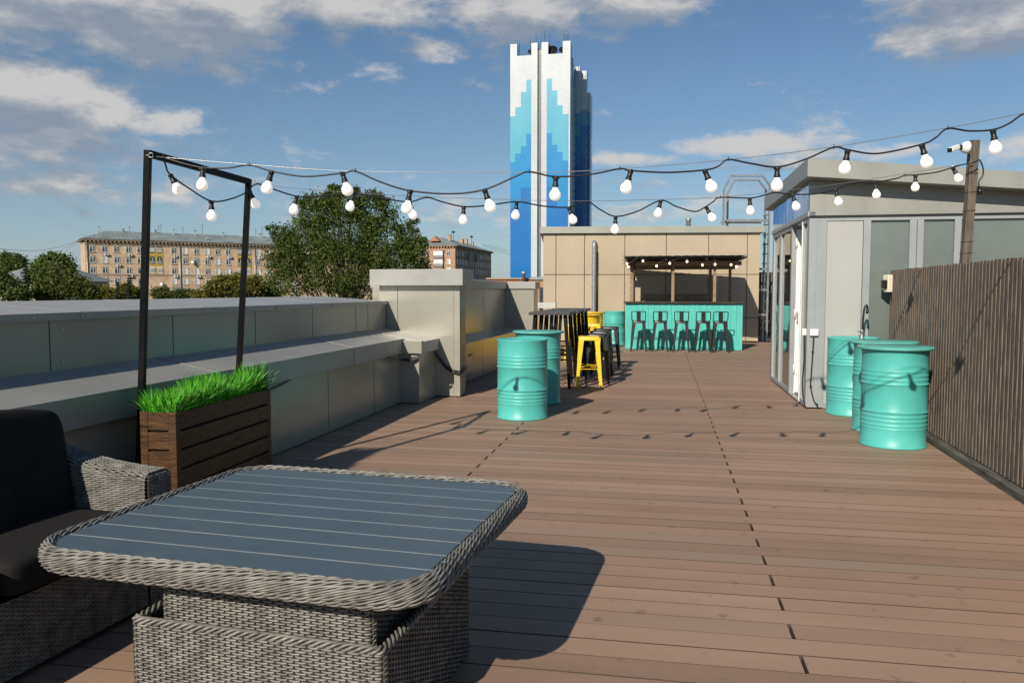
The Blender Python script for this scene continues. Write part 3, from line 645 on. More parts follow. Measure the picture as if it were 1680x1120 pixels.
def tap():
    p = A(1414, 546, 9.15); t = thing('sink_tap', 'steel mixer tap with a black curved hose standing on the washstand drum', 'tap', (p.x, 9.15, .873))
    b = MB(); b.lathe([(.03, 0), (.03, .01), (.018, .02), (.018, .075), (.022, .08), (.022, .1), (0, .105)], galv, 16); b.tube([(0, 0, .06), (-.06, -.02, .09)], .008, galv, 8); b.tube([(0,0,.05),(-.045,-.03,.035)], .01, galv, 8); b.build('tap_body', t)
    b = MB(); b.tube(catmull([(.008,0,.09), (.008,0,.2), (.018,0,.32), (.034,0,.375), (.052,0,.372), (.056,0,.33)], 6), .012, black_plastic, 8); b.build('hose', t)
    b = MB(); b.tube([(.056,0,.34), (.054,0,.285)], .014, black_plastic, 10); b.build('spray_head', t)
tap()

# ================================================================ BAR TABLES AND STOOLS
def bar_tables():
    t = thing('high_table', 'black high bar table nearest the turquoise drums, first of the row', 'table', (0,0,0), DECK, 'black high tables in a row')
    b = MB(); b.box(-.30, .30, -.46, .46, 1.07, 1.11, mat('black_table_top', (.045, .042, .038), .45, 0, .3, 8, .2, 30, stretch=(8,1,8))); b.build('table_top', t, .004)
    for sx in (-1, 1):
        for sy in (-1, 1):
            b = MB(); b.bar((sx*.22, sy*.36, 1.07), (sx*.30, sy*.45, 0), .045, .035, black_metal, (0,1,0), .04, .03); b.build('leg', t, .003)
            b = MB(); b.bar((sx*.22, sy*.22, 1.07), (sx*.27, sy*.12, .02), .035, .03, black_metal, (0,1,0)); b.build('strut', t)
    for sy in (-1, 1):
        b = MB(); b.bar((-.27, sy*.41, .42), (.27, sy*.41, .42), .025, .025, black_metal); b.build('cross_bar', t)
    b = MB(); b.bar((0, -.40, .42), (0, .40, .42), .025, .025, black_metal); b.build('stretcher', t)
    pos = [(.62, 11.98), (.83, 12.97), (1.04, 13.96)]
    t.location = (*pos[0], 0)
    dup(t, (*pos[1], 0), DECK, 'middle one of the three black high tables')
    dup(t, (*pos[2], 0), DECK, 'farthest one of the three black high tables')
bar_tables()
def make_stool(name, m, label, back=False, H=.755, group=''):
    t = thing(name, label, 'stool', (0,0,0), 0, group)
    s = .155; b = MB()
    # pressed seat with turned-down skirt
    ring = lambda k, z, r=.04: [(sx*(k-r)+r*math.cos(a)*1, sy*(k-r)+r*math.sin(a)*1, z) for sx, sy, a0 in ((1,1,0),(-1,1,90),(-1,-1,180),(1,-1,270)) for a in [R(a0+d) for d in (0, 30, 60, 90)]]
    rings = [ring(s, H-.055), ring(s, H-.012), ring(s-.008, H-.002), ring(s-.02, H), ring(s-.045, H-.003, .03)]; n0 = len(b.v); k = b.mi(m)
    for rg in rings: b.v += rg
    for i in range(len(rings)-1):
        for j in range(16):
            j2 = (j+1) % 16; b.f.append((n0+i*16+j, n0+i*16+j2, n0+(i+1)*16+j2, n0+(i+1)*16+j)); b.m.append(k); b.sm.append(True)
    b.f.append(tuple(n0+(len(rings)-1)*16+j for j in range(16))); b.m.append(k); b.sm.append(False)
    b.build('seat', t)
    for sx in (-1, 1):
        for sy in (-1, 1):
            b = MB(); T = Vector((sx*.150, sy*.150, H-.03)); B = Vector((sx*.195, sy*.195, .0)); wt, wb, th = .075, .034, .004
            for ax in (0, 1):
                iv = Vector((-sx, 0, 0)) if ax == 0 else Vector((0, -sy, 0)); nv = Vector((0, -sy, 0)) if ax == 0 else Vector((-sx, 0, 0))
                b.hexa([B, B+iv*wb, B+iv*wb+nv*th, B+nv*th], [T, T+iv*wt, T+iv*wt+nv*th, T+nv*th], m)
            b.box(B.x-.012*(1+sx)-.0, B.x+.012*(1-sx), B.y-.012*(1+sy), B.y+.012*(1-sy), 0, .012, black_plastic)
            b.build('leg', t)
    b = MB(); z = .235
    for sx in (-1, 1): b.bar((sx*.172, -.17, z), (sx*.172, .17, z), .022, .008, m)
    for sy in (-1, 1): b.bar((-.17, sy*.172, z+.05), (.17, sy*.172, z+.05), .022, .008, m)
    b.bar((-.155, -.155, .32), (.155, .155, .32), .016, .006, m); b.bar((-.155, .155, .335), (.155, -.155, .335), .016, .006, m)
    b.build('foot_rails', t)
    if back:
        b = MB(); hp = [(-.15, .10, H-.03), (-.158, -.09, H+.04), (-.158, -.15, H+.09), (-.158, -.165, H+.19), (-.13, -.17, H+.215), (.13, -.17, H+.215), (.158, -.165, H+.19), (.158, -.15, H+.09), (.158, -.09, H+.04), (.15, .10, H-.03)]
        b.tube(catmull(hp, 4), .010, m, 8); b.build('backrest_hoop', t)
        b = MB(); b.box(-.048, .048, -.175, -.165, H-.01, H+.215, m); b.build('backrest_plate', t, .003)
    return t
def stools():
    y0 = make_stool('low_back_stool'.replace('low_back_', 'bar_'), yellow, 'bright yellow metal stool in front of the row of black stools', group='backless metal stools beside the high tables')
    y0.location = (1.135, 11.72, 0); y0.rotation_euler = (0, 0, R(-4))
    g = 'backless metal stools beside the high tables'
    dup(y0, (1.25, 16.0, 0), R(8), 'yellow stool behind the high tables, left one of the rear yellow pair', g)
    dup(y0, (1.66, 16.2, 0), R(12), 'yellow stool behind the black stools, right one of the rear yellow pair', g)
    k0 = make_stool('bar_stool', graphite, 'dark metal stool directly behind the bright yellow stool', group=g); k0.location = (1.34, 12.42, 0); k0.rotation_euler = (0, 0, -R(9))
    dup(k0, (1.47, 13.25, 0), R(14), 'second dark stool behind the bright yellow one', g)
    dup(k0, (1.60, 14.05, 0), R(5), 'third dark stool behind the bright yellow one', g)
    dup(k0, (1.83, 14.85, 0), R(11), 'dark metal stool at the far end of the row, standing clear of the others', g)
    g2 = 'dark bar stools with backs along the turquoise bar'
    words = ['leftmost dark bar stool with a backrest at the turquoise counter', 'dark stool with backrest at the counter, second from the left', 'dark stool with backrest at the middle of the turquoise counter', 'dark stool with backrest at the counter, second from the right', 'rightmost dark stool at the counter, legs crossing its neighbour']
    b0 = None
    for px, lab, rz in zip((1046.9, 1081.6, 1116.3, 1151.4, 1179.7), words, (0, 1, -1, 1, 0)):
        z = 18.92 - (px-1046.9)/140*.36; p = ((px-840)/F*z, z-.12, 0)
        if b0 is None: b0 = make_stool('bar_stool', graphite, lab, True, .72, g2); b0.location = p; b0.rotation_euler = (0, 0, -DECK+R(rz))
        else: dup(b0, p, DECK-R(rz), lab, g2)
stools()

# ================================================================ BAR
def bar():
    P0 = G(1025.5, 572.5); Yw = DECK; W = 2.76
    t = thing('bar_kiosk', 'turquoise plank fronted bar kiosk with a timber canopy against the beige wall', 'bar', (P0.x, P0.y, 0), Yw)
    b = MB(); n = 20; rnd = random.Random(2)
    for k in range(n):
        a = W*k/n; b.box(a+.002, W*(k+1)/n-.002, rnd.uniform(0, .004), .022, .01, 1.115, turq_wood)
    b.build('front_panel', t)
    b = MB(); b.box(0, .02, .023, .7, .01, 1.115, turq_wood); b.box(W-.02, W, .023, .7, .01, 1.115, turq_wood); b.box(.02, W-.02, .66, .68, .01, 1.1, bar_dark); b.build('side_panel', t)
    b = MB(); b.box(-.04, W+.05, -.07, .75, 1.116, 1.155, bar_dark); b.build('countertop', t, .004)
    for x in (.13, 1.13, 2.12, 2.62):
        for y in (.30, 2.05):
            if x == 2.62 and y == .30: continue
            b = MB(); b.box(x-.035, x+.035, y-.03, y+.03, 1.156 if y < 1 else .0, 2.17, bar_wood); b.build('post', t)
    b = MB(); b.box(.18, .21, .20, .62, 1.156, 2.15, bar_dark); b.build('post_cladding', t)
    # canopy: corrugated sheet on beams
    b = MB(); n = 64
    x0, x1, ya, yb = -.07, 2.86, -.30, 2.25
    for i in range(n):
        a = x0+(x1-x0)*i/n; c = x0+(x1-x0)*(i+1)/n; za = .004*math.sin(i*1.4); zc = .004*math.sin((i+1)*1.4)
        b.hexa([(a,ya,2.245+za),(c,ya,2.245+zc),(c,yb,2.305+zc),(a,yb,2.305+za)], [(a,ya,2.255+za),(c,ya,2.255+zc),(c,yb,2.315+zc),(a,yb,2.315+za)], mat('greenish_corrugated_sheet', (.20,.24,.20), .6, 0, .3, 2))
    b.build('roof', t)
    b = MB()
    for y in (-.2, .35, 1.0, 1.7, 2.15): b.box(-.02, W+.06, y, y+.05, 2.185, 2.225+.02*y, bar_dark)
    for x in (.02, .95, 1.9, 2.72): b.bar((x, -.2, 2.17), (x, 2.2, 2.21), .04, .05, bar_dark)
    b.build('rafters', t)
    b = MB(); b.box(-.06, W-.02, .27, .295, 2.03, 2.13, bar_wood); b.box(-.06, W-.02, 2.0, 2.03, 1.98, 2.15, bar_wood); b.build('fascia_board', t)
    b = MB(); b.box(.36, 2.05, 1.7, 1.73, 1.0, 1.34, bar_wood); b.box(.36, 2.05, 1.7, 2.0, .96, 1.0, bar_dark); b.box(.4, .44, 1.72, 1.98, 0, .96, bar_dark); b.box(1.97, 2.01, 1.72, 1.98, 0, .96, bar_dark); b.build('back_shelf', t)
    # string of warm bulbs
    s = thing('festoon_lights', 'short string of small warm bulbs under the bar canopy', 'string lights', (P0.x, P0.y, 0), Yw)
    pts = [(227,338),(237,362),(349,318),(454,356),(555,336),(687,322),(805,349),(902,344),(1024,347),(1066,362)]
    node = []
    inv = Matrix.Rotation(Yw, 3, 'Z')
    for (a, c) in pts:
        px = 980+a/4.667; py = 360+c/4.667; w = A(px, py, 19.15-(px-1030)/190*.45); l = inv @ (w-Vector((P0.x, P0.y, 0))); node.append(l)
    b = MB(); cp = []
    for l in node: cp += [l+Vector((-.12, 0, .085)), l+Vector((0, 0, .06))]
    b.tube(catmull(cp, 4), .005, black_plastic, 5); b.build('cord', s)
    for l in node:
        b = MB(); b.lathe([(.013, .025), (.015, .03), (.015, .07), (0, .072)], black_plastic, 10, tuple(l)); so = b.build('lamp_socket', s)
        b = MB(); b.lathe([(0, -.03), (.018, -.024), (.026, -.006), (.025, .008), (.013, .026)], bulb_w, 14, tuple(l)); b.build('bulb', so)
bar()

# ================================================================ LIGHT FRAME, WIRES, BULBS
NT = A(243, 252, 4.85); FT = A(408, 298, 5.95)
def light_frame():
    nb = Vector((G(231, 690, .6).x, 0, 0)); NB = A(232, 670, 4.93); FB = A(393, 590, 6.05)
    def base(top, low): d = (low-top)/(low.z-top.z); return top+d*(0-top.z)
    t = thing('light_frame', 'tall black steel frame behind the planter holding both strings of bulbs', 'frame', (NT.x, NT.y, 0))
    o = Vector((NT.x, NT.y, 0)); nb = base(NT, NB)-o; fb = base(FT, FB)-o; nt_ = NT-o; ft = FT-o
    for p, q in ((nb, nt_), (fb, ft)):
        b = MB(); b.bar(p, q+Vector((0,0,.02)), .038, .038, black_metal, (0,1,0)); b.build('post', t, .003)
    b = MB(); b.bar(nt_, ft, .036, .042, black_metal); b.build('top_beam', t, .003)
    b = MB(); b.bar(nb+Vector((0,0,.03)), fb+Vector((0,0,.03)), .04, .04, black_metal); b.build('bottom_rail', t)
    e = MB(); ring = [(.03+.014*math.cos(a), -.03, -.015+.014*math.sin(a)) for a in [k*math.pi/6 for k in range(12)]]; ring = [nt_+Vector(p) for p in ring]; e.tube(ring, .003, galv, 6, closed=True); e.tube([nt_+Vector((.0,-.03,-.015)), nt_+Vector((.018,-.03,-.015))], .004, galv, 6); e.build('eye_bolt', t)
    e = MB(); ring = [ft+Vector((.035+.012*math.cos(a), -.0, .0+.012*math.sin(a))) for a in [k*math.pi/6 for k in range(12)]]; e.tube(ring, .003, galv, 6, closed=True); e.build('eye_bolt', t)
light_frame()
def Yn(px): return 4.82 - (px-250)/1430*.22
def Yf(px): return 5.93 + (px-410)/1187*1.03
def wires():
    near = [(256,257),(409,270),(583,281),(868,283),(1017,277),(1195,262),(1368,241),(1555,210),(1700,183),(1800,163)]
    b = MB(); b.tube(catmull([A(x, y, Yn(x)) for x, y in near[:-1]] + [Vector((3.56, 4.60, 2.50))], 6), .0022, steel_wire, 5); tag(b.build('steel_wire'), 'thin steel wire carrying the near string of bulbs', 'wire')
    far = [(413,299),(440,305),(640,320),(915,329.5),(1080,327.5),(1182,323.5),(1271,315),(1389,300),(1480,286),(1560,273),(1597,266)]
    b = MB(); b.tube(catmull([A(x, y, Yf(x)) for x, y in far], 6), .0022, steel_wire, 5)
    p = A(1578, 270, Yf(1578)); q = A(1560, 273, Yf(1560)); b.tube([p, q], .006, galv, 6); b.tube([A(1597,266,6.99), A(1590,267.5,6.99)], .006, galv, 6)
    tag(b.build('steel_wire'), 'thin steel wire with a turnbuckle carrying the far string of bulbs', 'wire')
wires()
def bulb_mesh():
    s = MB(); s.lathe([(0,.0), (.012, .0), (.0165, -.004), (.017, -.012), (.0145, -.016), (.0150, -.042), (.0185, -.045), (.0185, -.058), (.0165, -.061), (0, -.061)], black_plastic, 16); s.box(-.021, .021, -.007, .007, -.010, .004, black_plastic)
    g = MB(); pr = [(.0145, -.058), (.0155, -.066), (.019, -.074), (.026, -.083), (.0315, -.093), (.034, -.105), (.0325, -.117), (.028, -.127), (.021, -.134), (.012, -.138), (0, -.1395)]; g.lathe(pr, bulb_m, 24)
    return s, g
SB, GB = bulb_mesh()
so0 = SB.build('lamp_socket'); gl0 = GB.build('bulb'); SM, GM = so0.data, gl0.data
bpy.data.objects.remove(so0); bpy.data.objects.remove(gl0)
def festoon(label, chain, Yfun):
    # chain: list of ('p',x,y) tie points and ('b',sx,sy,bx,by) socket top and bulb centre
    first = chain[0]; o = A(first[1], first[2], Yfun(first[1])) if not isinstance(first[1], Vector) else first[1]
    t = thing('festoon_lights', label, 'string lights', tuple(o)); pts = []; lamps = []
    for c in chain:
        if c[0] == 'v': pts.append(c[1]-o); continue
        p = A(c[1], c[2], Yfun(c[1])); pts.append(p-o)
        if c[0] == 'b': lamps.append((p, A(c[3], c[4], Yfun(c[1]))))
        if c[0] == 'bv': lamps.append((p, A(c[3], c[4], Yfun(c[1]))))
    b = MB(); cp = catmull(pts, 8); b.tube(cp, .0055, black_plastic, 6)
    b.build('cord', t)
    for c in chain:
        if c[0] == 'p':
            p = A(c[1], c[2], Yfun(c[1]))-o; k = MB(); k.tube([p+Vector((0,0,-.008)), p+Vector((0,0,.016))], .003, black_plastic, 5); k.build('cable_tie', t)
    for p, q in lamps:
        so = bpy.data.objects.new('lamp_socket', SM); COL.objects.link(so); so.parent = t
        d = (q-p).normalized(); d.y += random.uniform(-.12, .12); so.location = p-o; so.rotation_mode = 'QUATERNION'; so.rotation_quaternion = (-d).to_track_quat('Z', 'Y')
        g = bpy.data.objects.new('bulb', GM); COL.objects.link(g); g.parent = so
def strings():
    near = [('p',268,258), ('p',300,268), ('b',333,275,333,293), ('p',375,275.5), ('p',409,271), ('b',446,281,440,302), ('p',500,289.5), ('b',562,284,568,304), ('p',583,281), ('p',625,299), ('b',673,313,669,336), ('p',740,318),
            ('b',795,311,802,332), ('p',845,290), ('p',868,282), ('b',912,290,911,312), ('p',970,286), ('p',1017,277), ('b',1035,280,1029,301), ('p',1095,283), ('b',1156,279,1164,300), ('p',1178,273), ('p',1195,262), ('p',1230,268),
            ('b',1275,274,1275,296), ('p',1320,262), ('p',1368,242), ('b',1391,246,1388,269), ('p',1440,252), ('b',1512,237,1519,261), ('p',1535,226), ('p',1555,211), ('p',1590,215), ('b',1629,213,1632,237), ('p',1655,203), ('p',1683,186), ('p',1720,188)]
    near = [c if c[0] == 'b' or c[1] in (268,409,583,868,1017,1195,1368,1555,1683) else ('q',)+c[1:] for c in near]
    festoon('near string of white round bulbs crossing the whole terrace', near, Yn)
    ff = lambda px: Yf(px)
    def Yb(px): return 4.85+(px-243)/165*1.1      # along the beam
    o = thing('festoon_lights', 'far string of smaller looking white bulbs running to the wooden post', 'string lights', (0,0,0))
    beam = [('b',279,286,287,303), ('q',310,309), ('b',347,330,348,352), ('q',380,326), ('q',404,316)]
    pts = [A(268, 258, Yb(260)), A(272, 272, Yb(272))]; lamps = []
    for c in beam:
        p = A(c[1], c[2], Yb(c[1])); pts.append(p)
        if c[0] == 'b': lamps.append((p, A(c[3], c[4], Yb(c[1]))))
    far = [('b',409,313,417,331), ('q',413,306), ('q',421,302), ('p',428,303), ('b',487,322,483,341), ('q',535,321), ('b',580,317,575,338), ('q',630,326), ('b',672,331,677,350), ('p',700,324), ('q',725,331), ('b',761,339,760,358), ('q',800,337), ('b',848,331,846,350), ('q',890,338),
           ('b',933,340,939,358), ('p',963,331), ('q',985,344), ('b',1010,355,1009,374), ('q',1045,347), ('b',1084,329,1080,348), ('q',1110,339), ('q',1140,347), ('b',1158,339,1167,355), ('q',1170,331), ('p',1182,324), ('b',1230,325,1231,343), ('q',1255,320), ('p',1272,316), ('b',1300,319,1304,334),
           ('q',1340,318), ('b',1371,311,1374,327), ('p',1398,301), ('b',1436,299,1437,315), ('q',1470,293), ('p',1485,288), ('b',1502,287,1502,303), ('q',1535,283), ('b',1563,275,1571,290), ('q',1580,270), ('q',1597,267), ('q',1606,262)]
    for c in far:
        p = A(c[1], c[2], Yf(c[1])-(.03 if c[1] > 1590 else 0)); pts.append(p)
        if c[0] == 'b': lamps.append((p, A(c[3], c[4], Yf(c[1]))))
        if c[0] == 'p':
            k = MB(); k.tube([p+Vector((0,0,-.008)), p+Vector((0,0,.016))], .003, black_plastic, 5); k.build('cable_tie', o)
    b = MB(); b.tube(catmull(pts, 8), .0055, black_plastic, 6); b.build('cord', o)
    for p, q in lamps:
        so = bpy.data.objects.new('lamp_socket', SM); COL.objects.link(so); so.parent = o
        d = (q-p).normalized(); d.y += random.uniform(-.12, .12); so.location = p; so.rotation_mode = 'QUATERNION'; so.rotation_quaternion = (-d).to_track_quat('Z', 'Y')
        g = bpy.data.objects.new('bulb', GM); COL.objects.link(g); g.parent = so
strings()

# ================================================================ PLANTER AND GRASS
def planter():
    a = G(288, 677, .70); c = G(444, 636.5, .70); d = (c-a); L = d.length; yaw = math.atan2(d.x, d.y)
    t = thing('planter_box', 'dark stained horizontal board planter box full of bright grass', 'planter', (a.x, a.y, 0), yaw)
    W = .235; H = .70; b = MB()   # local: y away along the long side, x negative to the left
    n = 6; h = H/n
    for k in range(n):
        b.box(-.022, -.002, .05, L-.05, .01+k*h, (k+1)*h-.004, planter_m); b.box(-W+.002, -W+.022, .05, L-.05, .01+k*h, (k+1)*h-.004, planter_m)
        b.box(-W+.05, -.05, .002, .022, .01+k*h, (k+1)*h-.004, planter_m); b.box(-W+.05, -.05, L-.022, L-.002, .01+k*h, (k+1)*h-.004, planter_m)
    b.build('side_boards', t, .002)
    for x in (0, -W+.05):
        for y in (0, L-.05):
            b = MB(); b.box(x-.05, x, y, y+.05, .0, H+.002, planter_m); b.build('corner_post', t, .003)
    b = MB(); b.box(-W+.024, -.024, .024, L-.024, .05, H-.05, soil); b.build('soil', t)
    g = MB(); rnd = random.Random(11)
    for i in range(5200):
        x = rnd.uniform(-W+.02, -.02); y = rnd.uniform(.015, L-.02); z = H-.05
        if i < 1500: x = rnd.choice((rnd.uniform(-.06, -.015), rnd.uniform(-W+.015, -W+.06)))
        ht = rnd.uniform(.10, .24)*(.88+.13*math.sin(y*7.3+x*14)+.10*math.sin(y*17)+.16*y); lean = rnd.uniform(.01, .10)*(1 if rnd.random() < .88 else 1.9); an = rnd.uniform(0, 6.283)
        dx, dy = math.cos(an)*lean, math.sin(an)*lean
        if x > -.07: dx = abs(dx)*.8
        if x < -W+.07: dx = -abs(dx)*.8
        w = rnd.uniform(.0022, .0042); wx, wy = -math.sin(an+1.2)*w, math.cos(an+1.2)*w; pr = None
        pts = [(x+dx*s*s, y+dy*s*s, z+ht*s*(1-.25*lean/.09*s*.5)) for s in (0, .4, .75, 1)]
        n0 = len(g.v); k = g.mi(grass_m)
        for j, p in enumerate(pts[:-1]):
            f_ = (1, .85, .55)[j]; g.v += [(p[0]-wx*f_, p[1]-wy*f_, p[2]), (p[0]+wx*f_, p[1]+wy*f_, p[2])]
        g.v.append(pts[-1])
        kk = g.mi(grass_d) if rnd.random() < .16 else k; g.f += [(n0, n0+1, n0+3, n0+2), (n0+2, n0+3, n0+5, n0+4), (n0+4, n0+5, n0+6)]; g.m += [kk]*3; g.sm += [False]*3
    o = g.build('grass'); o.location = (a.x, a.y, 0); o.rotation_euler = (0, 0, -yaw); tag(o, 'bright green long grass growing in the wooden planter', 'grass', kind='stuff')
planter()

# ================================================================ RATTAN TABLE AND SOFA
TH = .59; TY = math.radians(15.5)
def table():
    cs = [G(416, 767.5, TH), G(840, 800, TH), G(701, 948.6, TH), G(93.7, 891, TH)]
    c = sum(cs, Vector())/4
    t = thing('rattan_table', 'large low rattan table with a slate blue plank top and rounded woven rim', 'table', (c.x, c.y, 0), TY)
    c.x -= .018; c.y += .004; t.location = c*1.0; t.location.z = 0; hx, hy, rc = .690, .630, .165      # half size to the middle of the rim
    def outline(off, n=14, step=.02):
        pts = []; ax, ay, r = hx+off, hy+off, rc+off
        for sx, sy, a0 in ((1,-1,-90),(1,1,0),(-1,1,90),(-1,-1,180)):
            for k in range(n+1):
                a = R(a0+90*k/n); pts.append((sx*(ax-r)+r*math.cos(a), sy*(ay-r)+r*math.sin(a)))
        return pts
    # plank top with pale inlays
    inner = outline(-.026); ymin, ymax = -hy+.026, hy-.026
    b = MB(); b.prism(inner, TH-.03, TH-.0045, table_gap, 'z'); b.build('inlay', t)
    def halfw(y):
        ax, ay, r = hx-.026, hy-.026, rc-.026; d = abs(y)-(ay-r)
        return ax if d <= 0 else ax-r+math.sqrt(max(0, r*r-d*d))
    n = 9; b = MB(); w = (ymax-ymin)/n
    for k in range(n):
        y0 = ymin+k*w+(.0042 if k else 0); y1 = ymin+(k+1)*w-(.0042 if k < n-1 else 0); ys = [y0+(y1-y0)*i/8 for i in range(9)]
        poly = [(halfw(y), y) for y in ys] + [(-halfw(y), y) for y in reversed(ys)]
        b.prism(poly, TH-.0075, TH-.003, table_m, 'z')
    b.build('table_top', t)
    # rim: many strands twisting round the edge
    base = outline(.0); P = []
    for i in range(len(base)):
        p = Vector((*base[i], 0)); q = Vector((*base[(i+1) % len(base)], 0)); d = (q-p).length; m = max(1, int(d/.0085))
        for k in range(m): P.append(p+(q-p)*k/m)
    N = len(P); nrm = []; s = [0]
    for i in range(N):
        d = (P[(i+1) % N]-P[i-1]).normalized(); nrm.append(Vector((d.y, -d.x, 0)))
        s.append(s[-1]+(P[(i+1) % N]-P[i]).length)
    Ltot = s[-1]; b = MB()
    core = []; 
    a_, c_ = .024, .037
    n0 = len(b.v); kk = b.mi(rattan_back)
    for i in range(N):
        for j in range(12):
            an = 2*math.pi*j/12; w_ = P[i]+nrm[i]*(a_*.88*math.cos(an))+Vector((0,0,TH-.034+c_*.88*math.sin(an))); b.v.append(tuple(w_))
    for i in range(N):
        i2 = (i+1) % N
        for j in range(12): b.f.append((n0+i*12+j, n0+i*12+(j+1)%12, n0+i2*12+(j+1)%12, n0+i2*12+j)); b.m.append(kk); b.sm.append(True)
    b.build('rim_core', t)
    b = MB(); ST = 30; turns = 6
    for k in range(ST):
        path = []; ph = 2*math.pi*k/ST
        for i in range(N):
            an = ph + 2*math.pi*turns*s[i]/Ltot; rr = 1.0+.10*math.cos(s[i]/Ltot*2*math.pi*52+(k % 2)*math.pi)
            path.append(P[i]+nrm[i]*(a_*rr*math.cos(an))+Vector((0, 0, TH-.034+c_*rr*math.sin(an))))
        b.tube(path, .0038, rattan, 5, closed=True)
    b.build('woven_rim', t)
    b = MB(); b.prism(outline(-.05), TH-.075, TH-.034, black_metal, 'z'); b.build('under_frame', t)
    # base: outer box and inner box
    inv = Matrix.Rotation(TY, 3, 'Z')
    NL = G(213, 1018, .35); FR = G(771.4, 1066.7, 0); l = inv @ (NL-c); r_ = inv @ (FR-c); 
    x0, y0 = l.x, l.y; x1, y1 = r_.x, r_.y
    def boxS(x0, x1, y0, y1, r=.03):
        per = []; nn = 6
        for cx, cy, a0 in ((x1-r, y0+r, -90), (x1-r, y1-r, 0), (x0+r, y1-r, 90), (x0+r, y0+r, 180)):
            for k in range(nn+1): a = R(a0+90*k/nn); per.append((Vector((cx+r*math.cos(a), cy+r*math.sin(a), 0)), Vector((math.cos(a), math.sin(a), 0))))
        per.append(per[0]); ss = [0]
        for i in range(len(per)-1): ss.append(ss[-1]+(per[i+1][0]-per[i][0]).length)
        def S(u, v):
            u = min(u, ss[-1]-1e-6); lo = 0
            for i in range(len(ss)-1):
                if ss[i+1] >= u: lo = i; break
            f_ = (u-ss[lo])/max(1e-9, ss[lo+1]-ss[lo]); p = per[lo][0].lerp(per[lo+1][0], f_); n_ = per[lo][1].lerp(per[lo+1][1], f_).normalized()
            return Vector((p.x, p.y, v)), n_, Vector((0, 0, 1))
        return S, ss[-1]
    def woven_box(name, x0, x1, y0, y1, z0, z1, rim=True):
        S, U = boxS(x0, x1, y0, y1); k = int(round(U/.044)); du = U/(2*k)
        b = MB(); b.weave(S, U, z1-z0, du, .0086, .0022, .0045, .0022, rattan, z0)
        # stakes
        for i in range(2*k):
            p, n_, _ = S(i*du, 0); b.bar(p+Vector((0,0,z0)), p+Vector((0,0,z1)), .006, .004, rattan_back)
        e = .006; b.box(x0+e, x1-e, y0+e, y1-e, z0+.003, z1-.02, rattan_back) if not rim else None
        if rim:
            for (a, c2, d, e2) in ((x0+.006, x1-.006, y0+.006, y0+.03), (x0+.006, x1-.006, y1-.03, y1-.006), (x0+.006, x0+.03, y0+.03, y1-.03), (x1-.03, x1-.006, y0+.03, y1-.03)): b.box(a, c2, d, e2, z0, z1-.006, rattan_back)
            for q in range(4):
                path = []; M = int(U/.008)
                for i in range(M):
                    p, n_, _ = S(U*i/M, z1); an = q*math.pi/2+2*math.pi*i/M*30; path.append(p-n_*.010+n_*(.012*math.cos(an))+Vector((0,0,.010*math.sin(an)))+Vector((0,0,.002)))
                b.tube(path, .0055, rattan, 5, closed=True)
        return b.build(name, t)
    woven_box('base_box', x0, x1, y0, y1, .0, .35)
    i = .065; woven_box('inner_box', x0+i, x1-i, y0+i, y1-i, .10, TH-.076, False)
    b = MB(); b.box(x0+.03, x1-.03, y0+.03, y1-.03, .08, .10, rattan_back); b.build('base_floor', t)
table()
